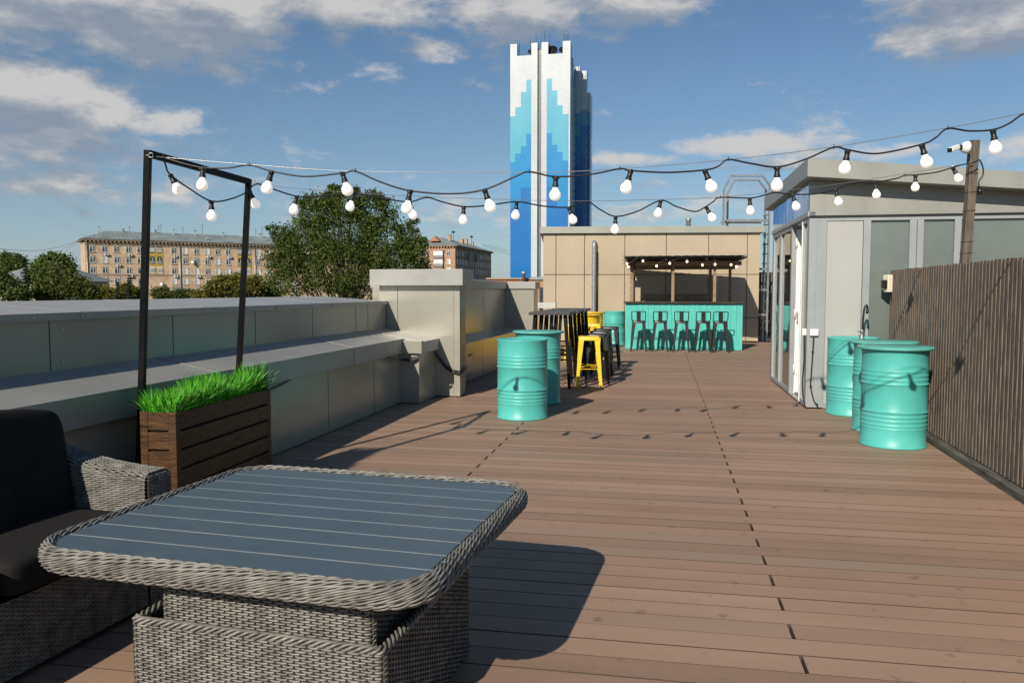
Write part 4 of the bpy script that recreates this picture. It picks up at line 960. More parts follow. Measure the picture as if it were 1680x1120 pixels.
def sofa():
    # local x runs from the front (0) back to -.85, local y away from the camera; the far arm ends at y = 0
    SY = R(15.5); O = G(262, 764, .615)   # outer front top of the far arm
    t = thing('rattan_sofa', 'dark wicker lounge sofa with charcoal cushions at the left', 'sofa', (O.x, O.y, 0), SY)
    t.location = (O.x+.055, O.y-.01, 0)
    def armz(x):   # arm top height along its length (x<0 to the back)
        u = min(1, max(0, -x/.55)); return .605+.10*u**1.7+.010*math.cos(u*3)
    TW = .17; Lx = .70
    # cross-section of arm: inner face up, over, outer face down; strands run along x
    def S(u, v):
        x = -u; zt = armz(x); r = .04; h1 = zt-.30-r; q = math.pi/2*r; flat = TW-2*r
        if v < h1: return Vector((x, -TW, .30+v)), Vector((0,-1,0)), Vector((0,0,1))
        v -= h1
        if v < q: a = v/r; return Vector((x, -TW+r-r*math.cos(a), zt-r+r*math.sin(a))), Vector((0,-math.cos(a),math.sin(a))), Vector((0,math.sin(a),math.cos(a)))
        v -= q
        if v < flat: return Vector((x, -TW+r+v, zt)), Vector((0,0,1)), Vector((0,1,0))
        v -= flat
        if v < q: a = v/r; return Vector((x, -r+r*math.sin(a), zt-r+r*math.cos(a))), Vector((0,math.sin(a),math.cos(a))), Vector((0,math.cos(a),-math.sin(a)))
        v -= q; return Vector((x, 0, zt-r-v)), Vector((0,1,0)), Vector((0,0,-1))
    b = MB(); b.weave(S, Lx, .30+.06+.12+.06+.50, .022, .0086, .0022, .0045, .0022, rattan, 0)
    # front end of the arm
    def S2(u, v): return Vector((.004, -TW+.01+u, .02+v)), Vector((1,0,0)), Vector((0,0,1))
    b.weave(S2, TW-.02, .585, .022, .0086, .0022, .0045, .0022, rattan)
    for k in range(12):
        x = -k*.06-.01; x2 = -(k+1)*.06+.0; b.hexa([(x2,-TW+.008,.0),(x,-TW+.008,.0),(x,-.008,.0),(x2,-.008,.0)], [(x2,-TW+.008,armz(x2)-.012),(x,-TW+.008,armz(x)-.012),(x,-.008,armz(x)-.012),(x2,-.008,armz(x2)-.012)], rattan_back)
    b.build('armrest', t)
    # body front and back
    Ln = 2.2
    b = MB()
    def S3(u, v): return Vector((.0, -TW-u, .03+v)), Vector((1,0,0)), Vector((0,0,1))
    b.weave(S3, Ln-TW, .29, .022, .0086, .0022, .0045, .0022, rattan)
    b.box(-.80, -.006, -Ln, -TW, .02, .31, rattan_back); b.build('seat_base', t)
    b = MB(); b.box(-.86, -.70, -Ln, 0, .02, .82, rattan_back)
    def S4(u, v): return Vector((-.70, -u, .3+v)), Vector((1,0,0)), Vector((0,0,1))
    b.weave(S4, Ln, .52, .03, .0086, .0022, .0045, .0022, rattan); b.build('backrest', t)
    # cushions: superellipsoid pillows
    def pillow(name, c, hx, hy, hz, rot=0, e=.28, nx=28, sag=.0):
        b = MB(); n0 = 0; N1, N2 = 24, 40; k = b.mi(cushion); sg = lambda v, p: math.copysign(abs(v)**p, v)
        M = Matrix.Rotation(rot, 3, 'Y')
        for i in range(N1+1):
            la = -math.pi/2+math.pi*i/N1
            for j in range(N2):
                lo = 2*math.pi*j/N2
                p = Vector((hx*sg(math.cos(la), e*1.3)*sg(math.cos(lo), e), hy*sg(math.cos(la), e*1.3)*sg(math.sin(lo), e), hz*sg(math.sin(la), e*2.0)))
                p.z += sag*math.sin(p.x*14+1)*math.cos(p.y*9)
                p = M @ p; b.v.append((p.x+c[0], p.y+c[1], p.z+c[2]))
        for i in range(N1):
            for j in range(N2): b.f.append((i*N2+j, i*N2+(j+1)%N2, (i+1)*N2+(j+1)%N2, (i+1)*N2+j)); b.m.append(k); b.sm.append(True)
        return b.build(name, t)
    pillow('seat_cushion', (-.33, -TW-.36-.005, .385), .36, .355, .075, 0, .18, sag=.004)
    pillow('seat_cushion', (-.33, -TW-1.09, .385), .36, .355, .075, 0, .18, sag=.004)
    pillow('back_cushion', (-.50, -TW-.35, .655), .115, .345, .25, R(-8), .16, sag=.022)
    pillow('back_cushion', (-.50, -TW-1.07, .655), .115, .345, .25, R(-8), .16, sag=.022)
    for cy in (-TW-.35, -TW-1.07):
        for dy in (-.15, .15):
            b = MB(); b.lathe([(0, .006), (.009, .005), (.012, 0), (.009, -.005)], cushion, 12, (-.50+.112, cy+dy, .69), Matrix.Rotation(R(90), 3, 'Y')); b.build('button', t)
    pillow('throw_pillow', (-.44, -TW-.52, .60), .07, .2, .19, R(-22), .3, sag=.01)
sofa()

# ================================================================ FAR BUILDINGS
def window_mb(w=1.5, h=1.9, kind=0):
    b = MB(); g = win_glass if kind == 0 else curtain
    b.box(-w/2, w/2, -.02, .0, 0, h, win_glass if kind == 0 else curtain)
    f = .10
    b.box(-w/2, -w/2+f, -.08, -.02, 0, h, win_white); b.box(w/2-f, w/2, -.08, -.02, 0, h, win_white); b.box(-w/2+f, w/2-f, -.08, -.02, 0, f, win_white); b.box(-w/2+f, w/2-f, -.08, -.02, h-f, h, win_white)
    b.box(.05, .17, -.08, -.02, f, h-f, win_white); b.box(-w/2+f, .05, -.08, -.02, h*.68, h*.68+.08, win_white)
    b.box(.17, w/2-f, -.06, -.02, f, h-f, win_white) if kind == 1 else None
    # reveal: pale lintel and sill
    b.box(-w/2-.12, w/2+.12, -.16, .0, -.14, -.002, stone_trim); b.box(-w/2-.1, w/2+.1, -.05, .0, h+.002, h+.3, stone_trim)
    return b
def apartments():
    Zl = 236.0; Xl = (143-840)/F*Zl; Zr = 258.0; Xr = (375-840)/F*Zr; d = Vector((Xr-Xl, Zr-Zl, 0)); yaw = math.atan2(-d.y, d.x)
    t = thing('apartment_block', 'long tan brick apartment block with a grey tin roof behind the trees', 'building', (Xl, Zl, -7), yaw); o = Vector((Xl, Zl)); ux = Vector((math.cos(yaw), -math.sin(yaw)))
    def s_at(px):
        r = (px-840)/F; return (r*o.y-o.x)/(ux.x-r*ux.y)
    L = s_at(640); D = 14; H = 23.2-.2
    b = MB(); b.box(0, L, 0, D, 0, H, brick_tan); b.build('wall', t)
    b = MB(); b.box(-.9, L+.9, -.9, D+.9, H+.35, H+.75, stone_trim)
    n = int(L/1.1)
    for k in range(n): b.box(k*1.1, k*1.1+.45, -.75, -.002, H-.15, H+.349, stone_trim)
    b.box(-.2, L+.2, -.2, 0, H-.9, H-.6, stone_trim); b.box(-.12, L+.12, -.14, 0, 13.1, 13.5, stone_trim)
    b.build('cornice', t)
    b = MB(); z0 = H+.76; z1 = H+3.7; e = 1.1
    v = [(-e,-e,z0),(L+e,-e,z0),(L+e,D+e,z0),(-e,D+e,z0),(6.5,D/2,z1),(L-6.5,D/2,z1)]
    for f_ in ((0,1,5,4),(1,2,5),(2,3,4,5),(3,0,4),(0,3,2,1)): b.face([v[i] for i in f_], tin_roof)
    rf = b.build('roof', t)
    b = MB()
    for x in [k*1.3 for k in range(int(L/1.3))]:
        xa = x; b.bar((xa, -e+.1, z0+.05), (min(max(xa, 6.5), L-6.5)*.15+xa*.85, D/2, z1+.03), .06, .08, tin_roof)
    b.build('seams', rf)
    rnd = random.Random(4)
    for k in range(14):
        x = 5+k*L/14+rnd.uniform(-1.5, 1.5); w = rnd.choice((.6, .9, 1.3)); h = rnd.uniform(.9, 1.7)
        b = MB(); b.box(x, x+w, D/2-1, D/2-.2, z1-.9, z1+h*.7, rnd.choice((stone_trim, curtain, galv))); b.box(x-.1, x+w+.1, D/2-1.1, D/2-.1, z1+h*.7, z1+h*.7+.12, tin_roof); b.build('chimney', rf)
    for k in range(9):
        x = 4+rnd.uniform(0, L-8); h = rnd.uniform(1.5, 3.4); b = MB(); b.bar((x, D/2, z1-.1), (x, D/2, z1+h), .08, .08, black_metal); b.bar((x-.5, D/2, z1+h*.9), (x+.5, D/2, z1+h*.9), .05, .05, black_metal); b.build('antenna', rf)
    for x in (15, 34, 58):
        b = MB(); b.prism([(x, z0+.4), (x+2.4, z0+.4), (x+1.2, z0+1.9)], 1.2, 4.5, tin_roof); b.box(x+.5, x+1.9, 1.15, 1.19, z0+.45, z0+1.0, win_glass); b.build('dormer', rf)
    rows = [1.9+k*3.17 for k in range(7)]   # sill heights above ground: top row about 20 m
    rows = [19.9-k*3.17 for k in range(6)]
    cols = [155, 175, 194.5, 214, 232.5, 288, 306.5, 325, 342.5, 359.5, 376.5, 426, 443]
    m0 = window_mb(); w0 = m0.build('window'); w1 = window_mb(kind=1).build('window'); d0, d1 = w0.data, w1.data; bpy.data.objects.remove(w0); bpy.data.objects.remove(w1)
    xs = [s_at(c) for c in cols] + [s_at(443)+4.3*k for k in range(1, 4)]
    for x in xs:
        for z in rows:
            w = bpy.data.objects.new('window', d0 if rnd.random() < .72 else d1); COL.objects.link(w); w.parent = t; w.location = (x, -.03, z)
            if z == rows[0] and rnd.random() < .5 or rnd.random() < .08:
                b = MB(); b.box(x-.1, x+.9, -.6, -.17, z-.95, z-.3, win_white); b.box(x+.2, x+.6, -.61, -.59, z-.85, z-.4, black_metal); b.build('air_conditioner', t)
    # ochre loggia strips with arches
    for px in (258, 402):
        a = s_at(px-11.5); c = s_at(px+12.5); m_ = (a+c)/2; b = MB(); b.box(a, c, -.07, 0, 13.55, 21.0, ochre)
        b.build('loggia_panel', t)
        for x in ((a+m_)/2, (c+m_)/2):
            hw = (c-a)*.18
            b = MB(); arc = [(x-hw, 16.6)] + [(x+hw, 16.6)] + [(x+hw*math.cos(q), 18.3+hw*math.sin(q)) for q in [math.pi*k/8 for k in range(9)]]; b.prism(arc, -.12, -.071, win_glass); b.box(x-hw, x+hw, -.16, -.121, 16.6, 17.5, grey_box); b.box(x-.06, x+.06, -.16, -.121, 17.5, 18.6, win_white); b.build('arched_window', t)
            for z in (13.75, 20.0):
                b = MB(); b.box(x-hw, x+hw, -.12, -.071, z, z+(2.0 if z < 15 else 1.9), win_glass if z > 15 else win_white)
                for q in (-.5, 0, .5): b.box(x+q*hw*1.3-.25, x+q*hw*1.3+.25, -.15, -.121, z+.25, z+1.7, curtain)
                b.build('loggia_window', t)
    for px in (146, 297.5, 420):
        b = MB(); x = s_at(px); b.tube([(x, -.25, H-.5), (x, -.25, 1)], .13, galv, 8); b.build('downpipe', t)
    for px, z in ((313, 17.3), (261, 10.4)):
        b = MB(); x = s_at(px)+1; b.lathe([(0, 0), (.35, .04), (.6, .16), (.62, .17), (0, .05)], win_white, 16, (x, -.5, z), Matrix.Rotation(R(60), 3, 'X')); b.build('satellite_dish', t)
    for px, z in ((290, 8.6), (430, 8.9)):
        b = MB(); x = s_at(px); b.box(x-1.3, x+1.3, -1.1, -.17, z, z+1.1, grey_box if px < 400 else win_white); b.build('balcony', t)
    # right block
    C = Vector(((747.4-840)/F*303, 303, -7)); t = thing('apartment_block', 'smaller brown brick block with balconies right of the big poplar', 'building', tuple(C), 0)
    E = Vector(((806-840)/F*359, 359)); sd_ = (E-Vector(C[:2])); yaw = math.atan2(sd_.x, sd_.y); t.rotation_euler = (0, 0, -yaw)
    Ls = sd_.length; Wf = 17; H = 25.0
    b = MB(); b.box(-Wf, 0, 0, Ls, 0, H, brick_b); b.build('wall', t)
    b = MB(); b.box(-Wf-1, 1, -1, Ls+1, H+.3, H+.7, stone_trim)
    for k in range(15): b.box(-Wf+k*1.15, -Wf+k*1.15+.45, -.8, -.001, H-.2, H+.299, stone_trim)
    for k in range(48): b.box(.001, .8, k*1.15+.3, k*1.15+.75, H-.2, H+.299, stone_trim)
    b.build('cornice', t)
    b = MB(); z0 = H+.71; z1 = H+4.2; e = 1.2; v = [(-Wf-e,-e,z0),(e,-e,z0),(e,Ls+e,z0),(-Wf-e,Ls+e,z0),(-Wf/2,Wf/2,z1),(-Wf/2,Ls-Wf/2,z1)]
    for f_ in ((0,1,4),(1,2,5,4),(2,3,5),(3,0,4,5),(0,3,2,1)): b.face([v[i] for i in f_], tin_roof)
    rf = b.build('roof', t)
    for (x, y, w, h) in ((-Wf+.5, 2, .9, 3.5), (-Wf/2+3, 9, 1, 2.2), (-Wf/2+1, 15, 1.2, 2.0), (-Wf/2+2, 28, 1.6, 1.6), (-Wf/2+2, 36, 1.2, 2.2), (-Wf/2+2, 46, 1.2, 1.6)):
        b = MB(); b.box(x, x+w, y, y+w, z1-1.6, z1-1.2+h, stone_trim); b.box(x-.12, x+w+.12, y-.12, y+w+.12, z1-1.2+h, z1-1.0+h, tin_roof); b.build('chimney', rf)
    for (x, y) in ((-2.5, 6), (-2.5, 33)):
        b = MB(); b.bar((x, y, z1-2.5), (x, y, z1+2.6), .12, .12, black_metal); b.lathe([(0, 0), (.4, .1), (.75, .5), (.75, .6), (0, .62)], black_metal, 12, (x, y, z1+1.4)); b.build('antenna', rf)
    b = MB(); b.prism([(-Wf/2-2, z0+1.6), (-Wf/2+2, z0+1.6), (-Wf/2, z0+3.6)], .8, 4, mat('red_gable', (.4,.15,.1), .7)); b.build('dormer', rf)
    rows = [21.7-k*3.2 for k in range(5)]
    def put(x, y, z, rz, dd):
        w = bpy.data.objects.new('window', dd); COL.objects.link(w); w.parent = t; w.location = (x, y, z); w.rotation_euler = (0, 0, rz)
    for z in rows:
        for x in (-14.5, -10.8, -2.6): put(x, -.03, z, 0, d0 if rnd.random() < .6 else d1)
        for k in range(14): put(.03, 2.4+k*4.0, z, math.pi/2, d0 if rnd.random() < .75 else d1)
    for z in rows[:3]:
        b = MB(); b.box(-8.4, -4.6, -1.2, -.001, z-.9, z+.2, grey_box); b.box(-8.3, -4.7, -1.1, -.001, z+.2, z+1.9, win_white if z != rows[2] else grey_box); b.box(-8.5, -4.5, -1.3, 0, z+1.91, z+2.1, mat('red_gable', (.4,.15,.1))); b.build('balcony', t)
    for (y, r) in ((16, 0), (28, 0), (20, 2), (12, 2), (30, 3), (20, 3)):
        b = MB(); z = rows[r]; b.box(.001, 1.3, y, y+3.6, z-.9, z+1.6, grey_box); b.build('balcony', t)
    # small houses
    t = thing('small_house', 'low cream house with a grey hipped roof at the far left edge', 'house', ((-20-840)/F*120, 120, -7), R(10))
    b = MB(); b.box(0, 11.5, 0, 12, 0, 9.9, mat('cream_render', (.5,.42,.30), .8)); b.build('wall', t)
    b = MB(); v = [(-.8,-.8,9.9),(12.3,-.8,9.9),(12.3,12.8,9.9),(-.8,12.8,9.9),(4,6,12.6),(7.5,6,12.6)]
    for f_ in ((0,1,5,4),(1,2,5),(2,3,4,5),(3,0,4),(0,3,2,1)): b.face([v[i] for i in f_], tin_roof)
    b.build('roof', t)
    for x in (2.2, 5.6, 9.2):
        w = bpy.data.objects.new('window', d1); COL.objects.link(w); w.parent = t; w.location = (x, -.03, 7.2)
    t = thing('small_house', 'grey gabled roof building just left of the long tan block', 'house', ((112-840)/F*270, 270, -7), R(-30))
    b = MB(); b.box(0, 12, 0, 20, 0, 13.4, mat('grey_render', (.27,.28,.3), .8)); b.build('wall', t)
    b = MB(); b.prism([(-.6, 13.41), (12.6, 13.41), (6, 17.0)], -.6, 20.6, mat('pale_roof', (.45,.46,.47), .6)); b.build('roof', t)
    t = thing('industrial_shed', 'low red brick parapet building left of the blue tower foot', 'building', ((800-840)/F*180, 180, -7), R(3))
    b = MB(); b.box(0, 22, 0, 15, 0, 11.0, brick_red); b.build('wall', t)
    b = MB(); b.box(-.3, 22.3, -.3, 15.3, 11.0, 11.35, stone_trim); b.build('coping', t)
    b = MB(); b.lathe([(.35, 9), (.35, 12.0), (.6, 12.1), (.6, 12.7), (0, 12.75)], galv, 12, (8.2, -1.5, 0)); b.build('vent_cowl', t)
    # neighbour roofs seen in the slit beside the beige building
    t = thing('brick_annex', 'brown brick annex with narrow windows seen in the slit beside the beige building', 'building', (1.1, 42, -7), R(4))
    b = MB(); b.box(0, 6, 0, 8, 0, 9.0, brick_b); b.build('wall', t)
    b = MB(); b.box(-.1, 6.1, -.1, 8.1, 9.0, 9.15, galv); b.build('coping', t)
    for k in range(3):
        b = MB(); b.box(.35+k*1.2, 1.05+k*1.2, -.03, -.001, 7.4, 8.6, win_glass); b.box(.3+k*1.2, 1.1+k*1.2, -.05, -.031, 7.3, 7.39, win_white); b.box(.67+k*1.2, .73+k*1.2, -.05, -.031, 7.4, 8.6, win_white); b.build('window', t)
    # overhead wires on the left and beside the tower
    b = MB()
    for (a, c, Y0, Y1) in (((132, 392), (0, 430), 235, 200), ((132, 394), (30, 432), 235, 200), ((140, 390), (-20, 405), 235, 190)):
        p = A(*a, Y0); q = A(*c, Y1); pts = [p.lerp(q, k/10)-Vector((0, 0, 2.2*math.sin(math.pi*k/10))) for k in range(11)]; b.tube(pts, .035, black_metal, 4)
    for (a, c) in (((790, 400), (840, 412)), ((792, 402), (840, 416)), ((792, 405), (840, 419))): b.tube([A(*a, 340), A(*c, 360)], .045, black_metal, 4)
    tag(b.build('overhead_wires'), 'thin overhead wires running off the apartment roofs', 'wires')
apartments()
def tower():
    Z0 = 400.0; yaw = R(11.0)
    Xl = (837-840)/F*Z0; t = thing('office_tower', 'tall white and blue tiled tower with a battlemented top', 'tower', (Xl, Z0, -7), yaw)
    ux = Vector((math.cos(yaw), -math.sin(yaw)))
    def sx(px): r = (px-840)/F; return (r*Z0-Xl)/(ux.x-r*ux.y)
    def zz(py, x): Y = Z0+ux.y*x; return EYE+(HORZ-py)/F*Y*1.0+7
    pxs = [837.2, 845.3, 854.3, 863, 871]; wl = 881; sl = 887; wr = 896; prs = [896, 904.4, 913.2, 921.9, 931.5]
    XE = sx(933.8)
    D = 36.0
    def col(xa, xb, ztop, steps, y0=0, dep=8.0):
        # steps: z levels of white/cyan/mid/deep transitions
        b = MB(); lv = [ztop] + steps + [0]; ms = [tw_white, tw_cyan, tw_mid, tw_deep]
        for k in range(len(lv)-1):
            if lv[k] > lv[k+1]: b.box(xa, xb, y0, y0+dep, lv[k+1], lv[k], ms[k])
        return b
    Zp = lambda py: zz(py, XE/2)
    lows = Zp(98.7); tops = Zp(80.5)
    cy = [194.4, 180, 156.4, 137.2]; md = [267.8, 254, 242.3, 223.4]; dp = [341, 341, 309, 309]
    for k in range(4):
        b = col(sx(pxs[k]), sx(pxs[k+1]), lows, [Zp(cy[k]), Zp(md[k]), Zp(dp[k])]); b.build('facade_strip', t)
    for k in range(4):
        j = 3-k; b = col(sx(prs[k]), sx(prs[k+1]), lows, [Zp(cy[j]), Zp(md[j]), Zp(dp[j])]); b.build('facade_strip', t)
    b = MB(); b.box(sx(871), sx(wl), 0, 8, 0, lows, tw_white); b.box(sx(887), sx(896), 0, 8, 0, lows, tw_white); b.box(sx(931.5), XE, 0, 8, 0, lows, tw_white); b.build('white_strip', t)
    b = MB(); b.box(sx(wl), sx(sl), 2.2, 8, 0, tops-2, tw_dark)
    for k in range(3): x = sx(wl)+.35+k*.62; b.box(x, x+.18, 1.6, 2.19, 0, tops-3, galv)
    b.build('vertical_slot', t)
    for a, c in ((837.2, 848), (871, 881), (887.5, 898), (921.5, 933.8)):
        b = MB(); b.box(sx(a), sx(c), 0.0, 5 if a < 900 else 8, lows, tops+.3, tw_white); b.build('battlement', t)
    b = MB(); b.box(.3, XE-.02, 8, D, 0, lows-1.2, tw_mid); b.build('tower_core', t)
    # side elevation: loggia bays and stepped slabs
    b = MB()
    for k in range(29):
        z = 6+k*3.75; 
        if z > lows-14: break
        b.box(XE-.02, XE+.35, 9, 22, z, z+1.6, tw_mid if k < 20 else tw_cyan); b.box(XE, XE+.2, 9.3, 21.6, z+1.62, z+3.5, win_glass)
        b.box(XE+.2, XE+.45, 13, 13.3, z+1.6, z+3.7, win_white); b.box(XE+.2, XE+.45, 17.5, 17.8, z+1.6, z+3.7, win_white)
    b.box(XE-.02, XE+.4, 8.001, 9, 0, lows, tw_white)
    b.build('side_loggias', t)
    def slab(x0, x1, y0, y1, ztop, st):
        b = MB(); lv = [ztop]+st+[0]; ms = [tw_white, tw_cyan, tw_mid, tw_deep]
        for k in range(4): b.box(x0, x1, y0, y1, lv[k+1], lv[k], ms[k])
        return b.build('side_slab', t)
    slab(XE-.02, XE+2.2, 22.01, 27, lows-.6, [Zp(178), Zp(215), Zp(262)])
    slab(XE+.0, XE+5.2, 27.01, 34, lows-1.5, [Zp(170), Zp(196), Zp(250)])
    slab(XE+.5, XE+6.6, 34.01, 45, lows-11, [Zp(168), Zp(190), Zp(248)])
    b = MB()
    for k in range(26): z = 8+k*3.75; b.box(XE+5.21, XE+5.3, 28.5, 33, z, z+1.3, win_glass); b.box(XE+6.61, XE+6.7, 37.5, 41.5, z, z+1.3, win_glass)
    b.build('side_windows', t)
    b = MB(); b.box(3, XE-3, 10, 30, lows-1.2, lows+1.2, tw_dark); b.build('roof_plant', t)
    rnd = random.Random(9)
    for px, h, z0 in ((849.5, 10, 0), (867, 12, 0), (868.5, 7, 0), (872, 9, 0), (876.5, 15, 1), (890.5, 17, 1), (898.6, 14, 0), (900, 8, 0), (922.6, 14, 0), (926.5, 13, 1), (928.5, 14, 1), (918, 6, 0), (911, 5, 0)):
        b = MB(); x = sx(px); b.bar((x, 4, (tops if z0 else lows)-.1), (x, 4, lows+h*.75), .16, .16, black_metal); b.build('antenna', t)
    for px, r in ((867.5, 1.2), (900, 2.4), (903.5, 2.6), (919, 1.6), (906, 1.6)):
        b = MB(); x = sx(px); b.lathe([(0, 0), (r*.5, .15), (r*.85, .5), (r, .8), (r*.98, .82), (0, .2)], black_metal, 12, (x, 3.5, lows+2.4), Matrix.Rotation(R(70), 3, 'X')); b.bar((x, 4, lows-.1), (x, 4, lows+2.6), .2, .2, black_metal); b.build('roof_dish', t)
tower()

# ================================================================ TREES
def tree(label, Y, clumps, trunk_px, n, leaf, m, seed, name='broadleaf_tree', group=None, gap=.0, limbs=True, depth=1.0, trunk_r=.22, side=.8):
    rnd = random.Random(seed); base = A(trunk_px, 480, Y); bx = base.x
    t = thing(name, label, 'tree', (bx, Y, -7), 0, group); o = Vector((bx, Y, -7)); sc = Y/F
    C = []
    for (px, py, rx, ry) in clumps:
        p = A(px, py, Y)-o; C.append((p, rx*sc*.86, ry*sc*.86))
    top = max(C, key=lambda c: c[0].z+c[2]*.3)
    b = MB(); tz = top[0].z; path = [Vector((0, 0, 0)), Vector((.1, 0, tz*.3)), Vector((-.1, 0, tz*.6)), Vector((top[0].x*.5, 0, tz*.95))]
    b.tube(catmull(path, 4), trunk_r, bark, 8, taper=trunk_r*.25)
    if limbs:
        for (p, rx, ry) in C:
            for _ in range(2):
                q = p+Vector((rnd.uniform(-.6,.6)*rx, rnd.uniform(-.6,.6)*rx*depth, rnd.uniform(-.5,.6)*ry)); s = Vector((0, 0, max(2.0, q.z*rnd.uniform(.35, .7))))
                mid = s.lerp(q, .5)+Vector((0, 0, -.15*ry)); b.tube(catmull([s, mid, q], 4), trunk_r*.2, bark, 5, taper=.02)
    b.build('trunk', t)
    # sub clumps on and inside each mass
    g = MB(); k = g.mi(m); area = [rx*ry for _, rx, ry in C]; tot = sum(area)
    for (p, rx, ry), ar in zip(C, area):
        nn = int(n*ar/tot); ns = max(5, int(nn/46)); 
        for _ in range(ns):
            while True:
                u = Vector((rnd.uniform(-1,1), rnd.uniform(-1,1), rnd.uniform(-1,1)))
                if u.length < 1: break
            u = u.normalized()*(u.length**.45)
            c = p+Vector((u.x*rx, u.y*rx*depth, u.z*ry)); cr = rnd.uniform(.10, .26)*min(rx, ry)+leaf*1.2
            up = Vector((u.x*.6, u.y*.6, rnd.uniform(.0, 1))).normalized()
            for _ in range(46):
                w = Vector((rnd.gauss(0, .5), rnd.gauss(0, .5), rnd.gauss(0, .5))); 
                if w.length > 1.5: continue
                q = c+w*cr+up*(abs(w.x)*cr*.5); s = leaf*rnd.uniform(.55, 1.15)
                a = Vector((rnd.gauss(0,1), rnd.gauss(0,1), rnd.gauss(0,.6))).normalized(); b_ = a.cross(Vector((rnd.gauss(0,1), rnd.gauss(0,1), rnd.gauss(0,1)))).normalized()
                n0 = len(g.v); g.v += [tuple(q-a*s*.5), tuple(q+b_*s*.32), tuple(q+a*s*.5), tuple(q-b_*s*.32)]; g.f.append((n0, n0+1, n0+2, n0+3)); g.m.append(k); g.sm.append(False)
    for _ in range(int(len(C)*5)):
        p, rx, ry = rnd.choice(C); an = rnd.uniform(-.5, 3.64); tip = p+Vector((math.cos(an)*rx*rnd.uniform(1.0, 1.3), rnd.uniform(-.5, .5)*rx, math.sin(an)*ry*rnd.uniform(1.0, 1.35)))
        st = p+Vector((math.cos(an)*rx*.7, 0, math.sin(an)*ry*.7)); wd = min(rx, ry)*.10
        for i in range(60):
            f_ = rnd.random()**.8; q = st.lerp(tip, f_)+Vector((rnd.gauss(0, 1), rnd.gauss(0, 1), rnd.gauss(0, 1)))*(wd*(1.25-f_)+leaf*.3); s = leaf*rnd.uniform(.55, 1.1)
            a = Vector((rnd.gauss(0,1), rnd.gauss(0,1), rnd.gauss(0,.6))).normalized(); b_ = a.cross(Vector((rnd.gauss(0,1), rnd.gauss(0,1), rnd.gauss(0,1)))).normalized()
            n0 = len(g.v); g.v += [tuple(q-a*s*.5), tuple(q+b_*s*.32), tuple(q+a*s*.5), tuple(q-b_*s*.32)]; g.f.append((n0, n0+1, n0+2, n0+3)); g.m.append(k); g.sm.append(False)
    g.build('crown', t)
def spruce(label, px, ptop, pbase_w, Y, seed, group):
    rnd = random.Random(seed); top = A(px, ptop, Y); t = thing('spruce_tree', label, 'tree', (top.x, Y, -7), 0, group); H = top.z+7; sc = Y/F; Rb = pbase_w*sc
    b = MB(); b.tube([(0,0,0),(0,0,H*.97)], .22, bark, 6, taper=.03); b.build('trunk', t)
    g = MB(); k = g.mi(leaf_s)
    for lv in range(34):
        f_ = lv/33; z = H*(.12+.88*f_); r = Rb*(1-f_)**.85+.12
        for j in range(11):
            an = rnd.uniform(0, 6.283); rr = r*rnd.uniform(.75, 1.15)
            for q in range(9):
                s = q/8; c = Vector((math.cos(an)*rr*s, math.sin(an)*rr*s, z-.35*rr*s+.12*rr*s*s)); w = .16+.32*(1-s)*min(1, rr)
                for _ in range(2):
                    a = Vector((rnd.gauss(0,1), rnd.gauss(0,1), rnd.gauss(0,.5))).normalized()*w; b_ = Vector((rnd.gauss(0,1), rnd.gauss(0,1), rnd.gauss(0,.5))).normalized()*w*.5
                    n0 = len(g.v); g.v += [tuple(c-a*.6), tuple(c+b_), tuple(c+a*.6), tuple(c-b_)]; g.f.append((n0, n0+1, n0+2, n0+3)); g.m.append(k); g.sm.append(False)
    g.build('crown', t)
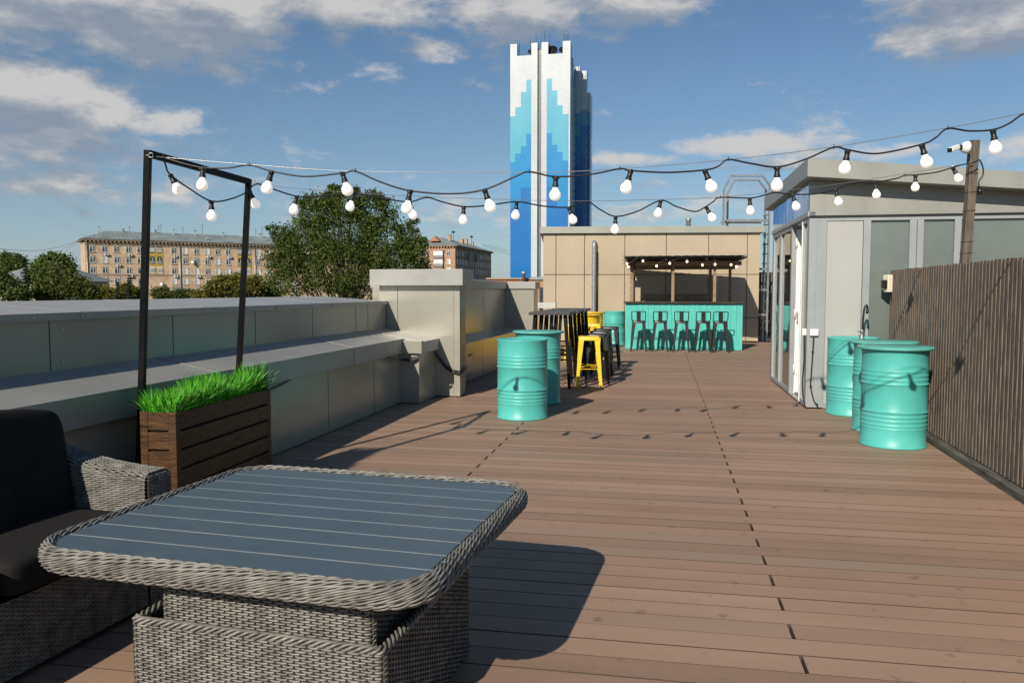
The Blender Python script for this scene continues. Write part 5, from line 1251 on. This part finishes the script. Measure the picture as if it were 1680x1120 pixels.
def trees():
    tree('big dense poplar tree with an uneven crown behind the parapet', 42, [(565,380,62,62),(520,350,34,34),(560,335,40,26),(610,350,44,32),(500,400,44,50),(468,390,22,16),(470,425,34,34),(480,465,42,28),(560,440,66,50),(630,405,46,50),(655,440,48,44),(668,392,20,24),(680,430,24,40),(612,330,18,16),(548,318,14,12),(578,318,12,10),(505,335,14,14),(448,378,12,8),(628,335,10,10),(678,368,9,12),(694,400,9,8),(455,430,14,16),(600,470,60,26)],
         567, 62000, .135, leaf_a, 1, 'poplar_tree', trunk_r=.25)
    g = 'trees beyond the left parapet'
    tree('tall rounded green tree left of the tan apartment block', 95, [(88,440,26,18),(78,428,16,12),(100,432,14,14),(60,450,14,20),(95,462,34,22),(110,445,10,16)], 88, 15000, .34, leaf_g, 2, group=g)
    tree('yellow green tree in front of the block corner', 80, [(95,462,20,22),(120,472,26,16),(80,480,30,14),(140,480,18,12)], 100, 11000, .30, leaf_m2, 3, group=g)
    tree('dark bushy tree at the left picture edge', 75, [(8,472,18,16),(25,482,22,12),(0,455,10,12)], 10, 8000, .28, leaf_g, 4, group=g)
    tree('dark twin topped tree behind the cream house, left top', 140, [(12,428,9,12),(14,445,14,14)], 12, 5000, .45, leaf_g, 5, group=g)
    tree('dark twin topped tree behind the cream house, right top', 140, [(30,430,8,12),(33,446,12,14)], 30, 5000, .45, leaf_g, 6, group=g)
    tree('low yellowing bush tree under the first windows of the tan block', 90, [(165,482,22,9),(185,486,20,8),(148,484,14,8)], 168, 6500, .30, leaf_y, 7, group=g)
    tree('yellowing round tree between the two spruces and the frame post', 92, [(215,482,18,9),(205,476,8,8)], 212, 4500, .30, leaf_y, 8, group=g)
    tree('small yellow green tree right of the near frame post', 92, [(265,484,12,9),(290,486,16,7),(310,484,20,6)], 285, 5500, .30, leaf_m2, 9, group=g)
    tree('round olive green tree between the frame posts', 70, [(368,470,24,14),(350,480,18,10),(395,476,22,14),(415,472,16,16),(385,462,14,10),(330,486,14,6)], 380, 15000, .26, leaf_y, 10, group=g)
    tree('olive tree just left of the big poplar', 72, [(430,480,24,12),(410,484,22,10),(445,484,14,8)], 430, 8000, .26, leaf_m2, 12, group=g)
    s = 'spruces beyond the left parapet'
    spruce('dark spruce standing in front of the small grey house', 42, 432, 26, 78, 21, s)
    spruce('broad dark spruce in front of the tan block beside the frame post', 212, 452, 20, 85, 22, s)
    spruce('slender spruce left of the broad one', 193, 464, 11, 88, 23, s)
    spruce('leaning spruce tip at the corner of the tan block', 145, 462, 18, 84, 24, s)
trees()
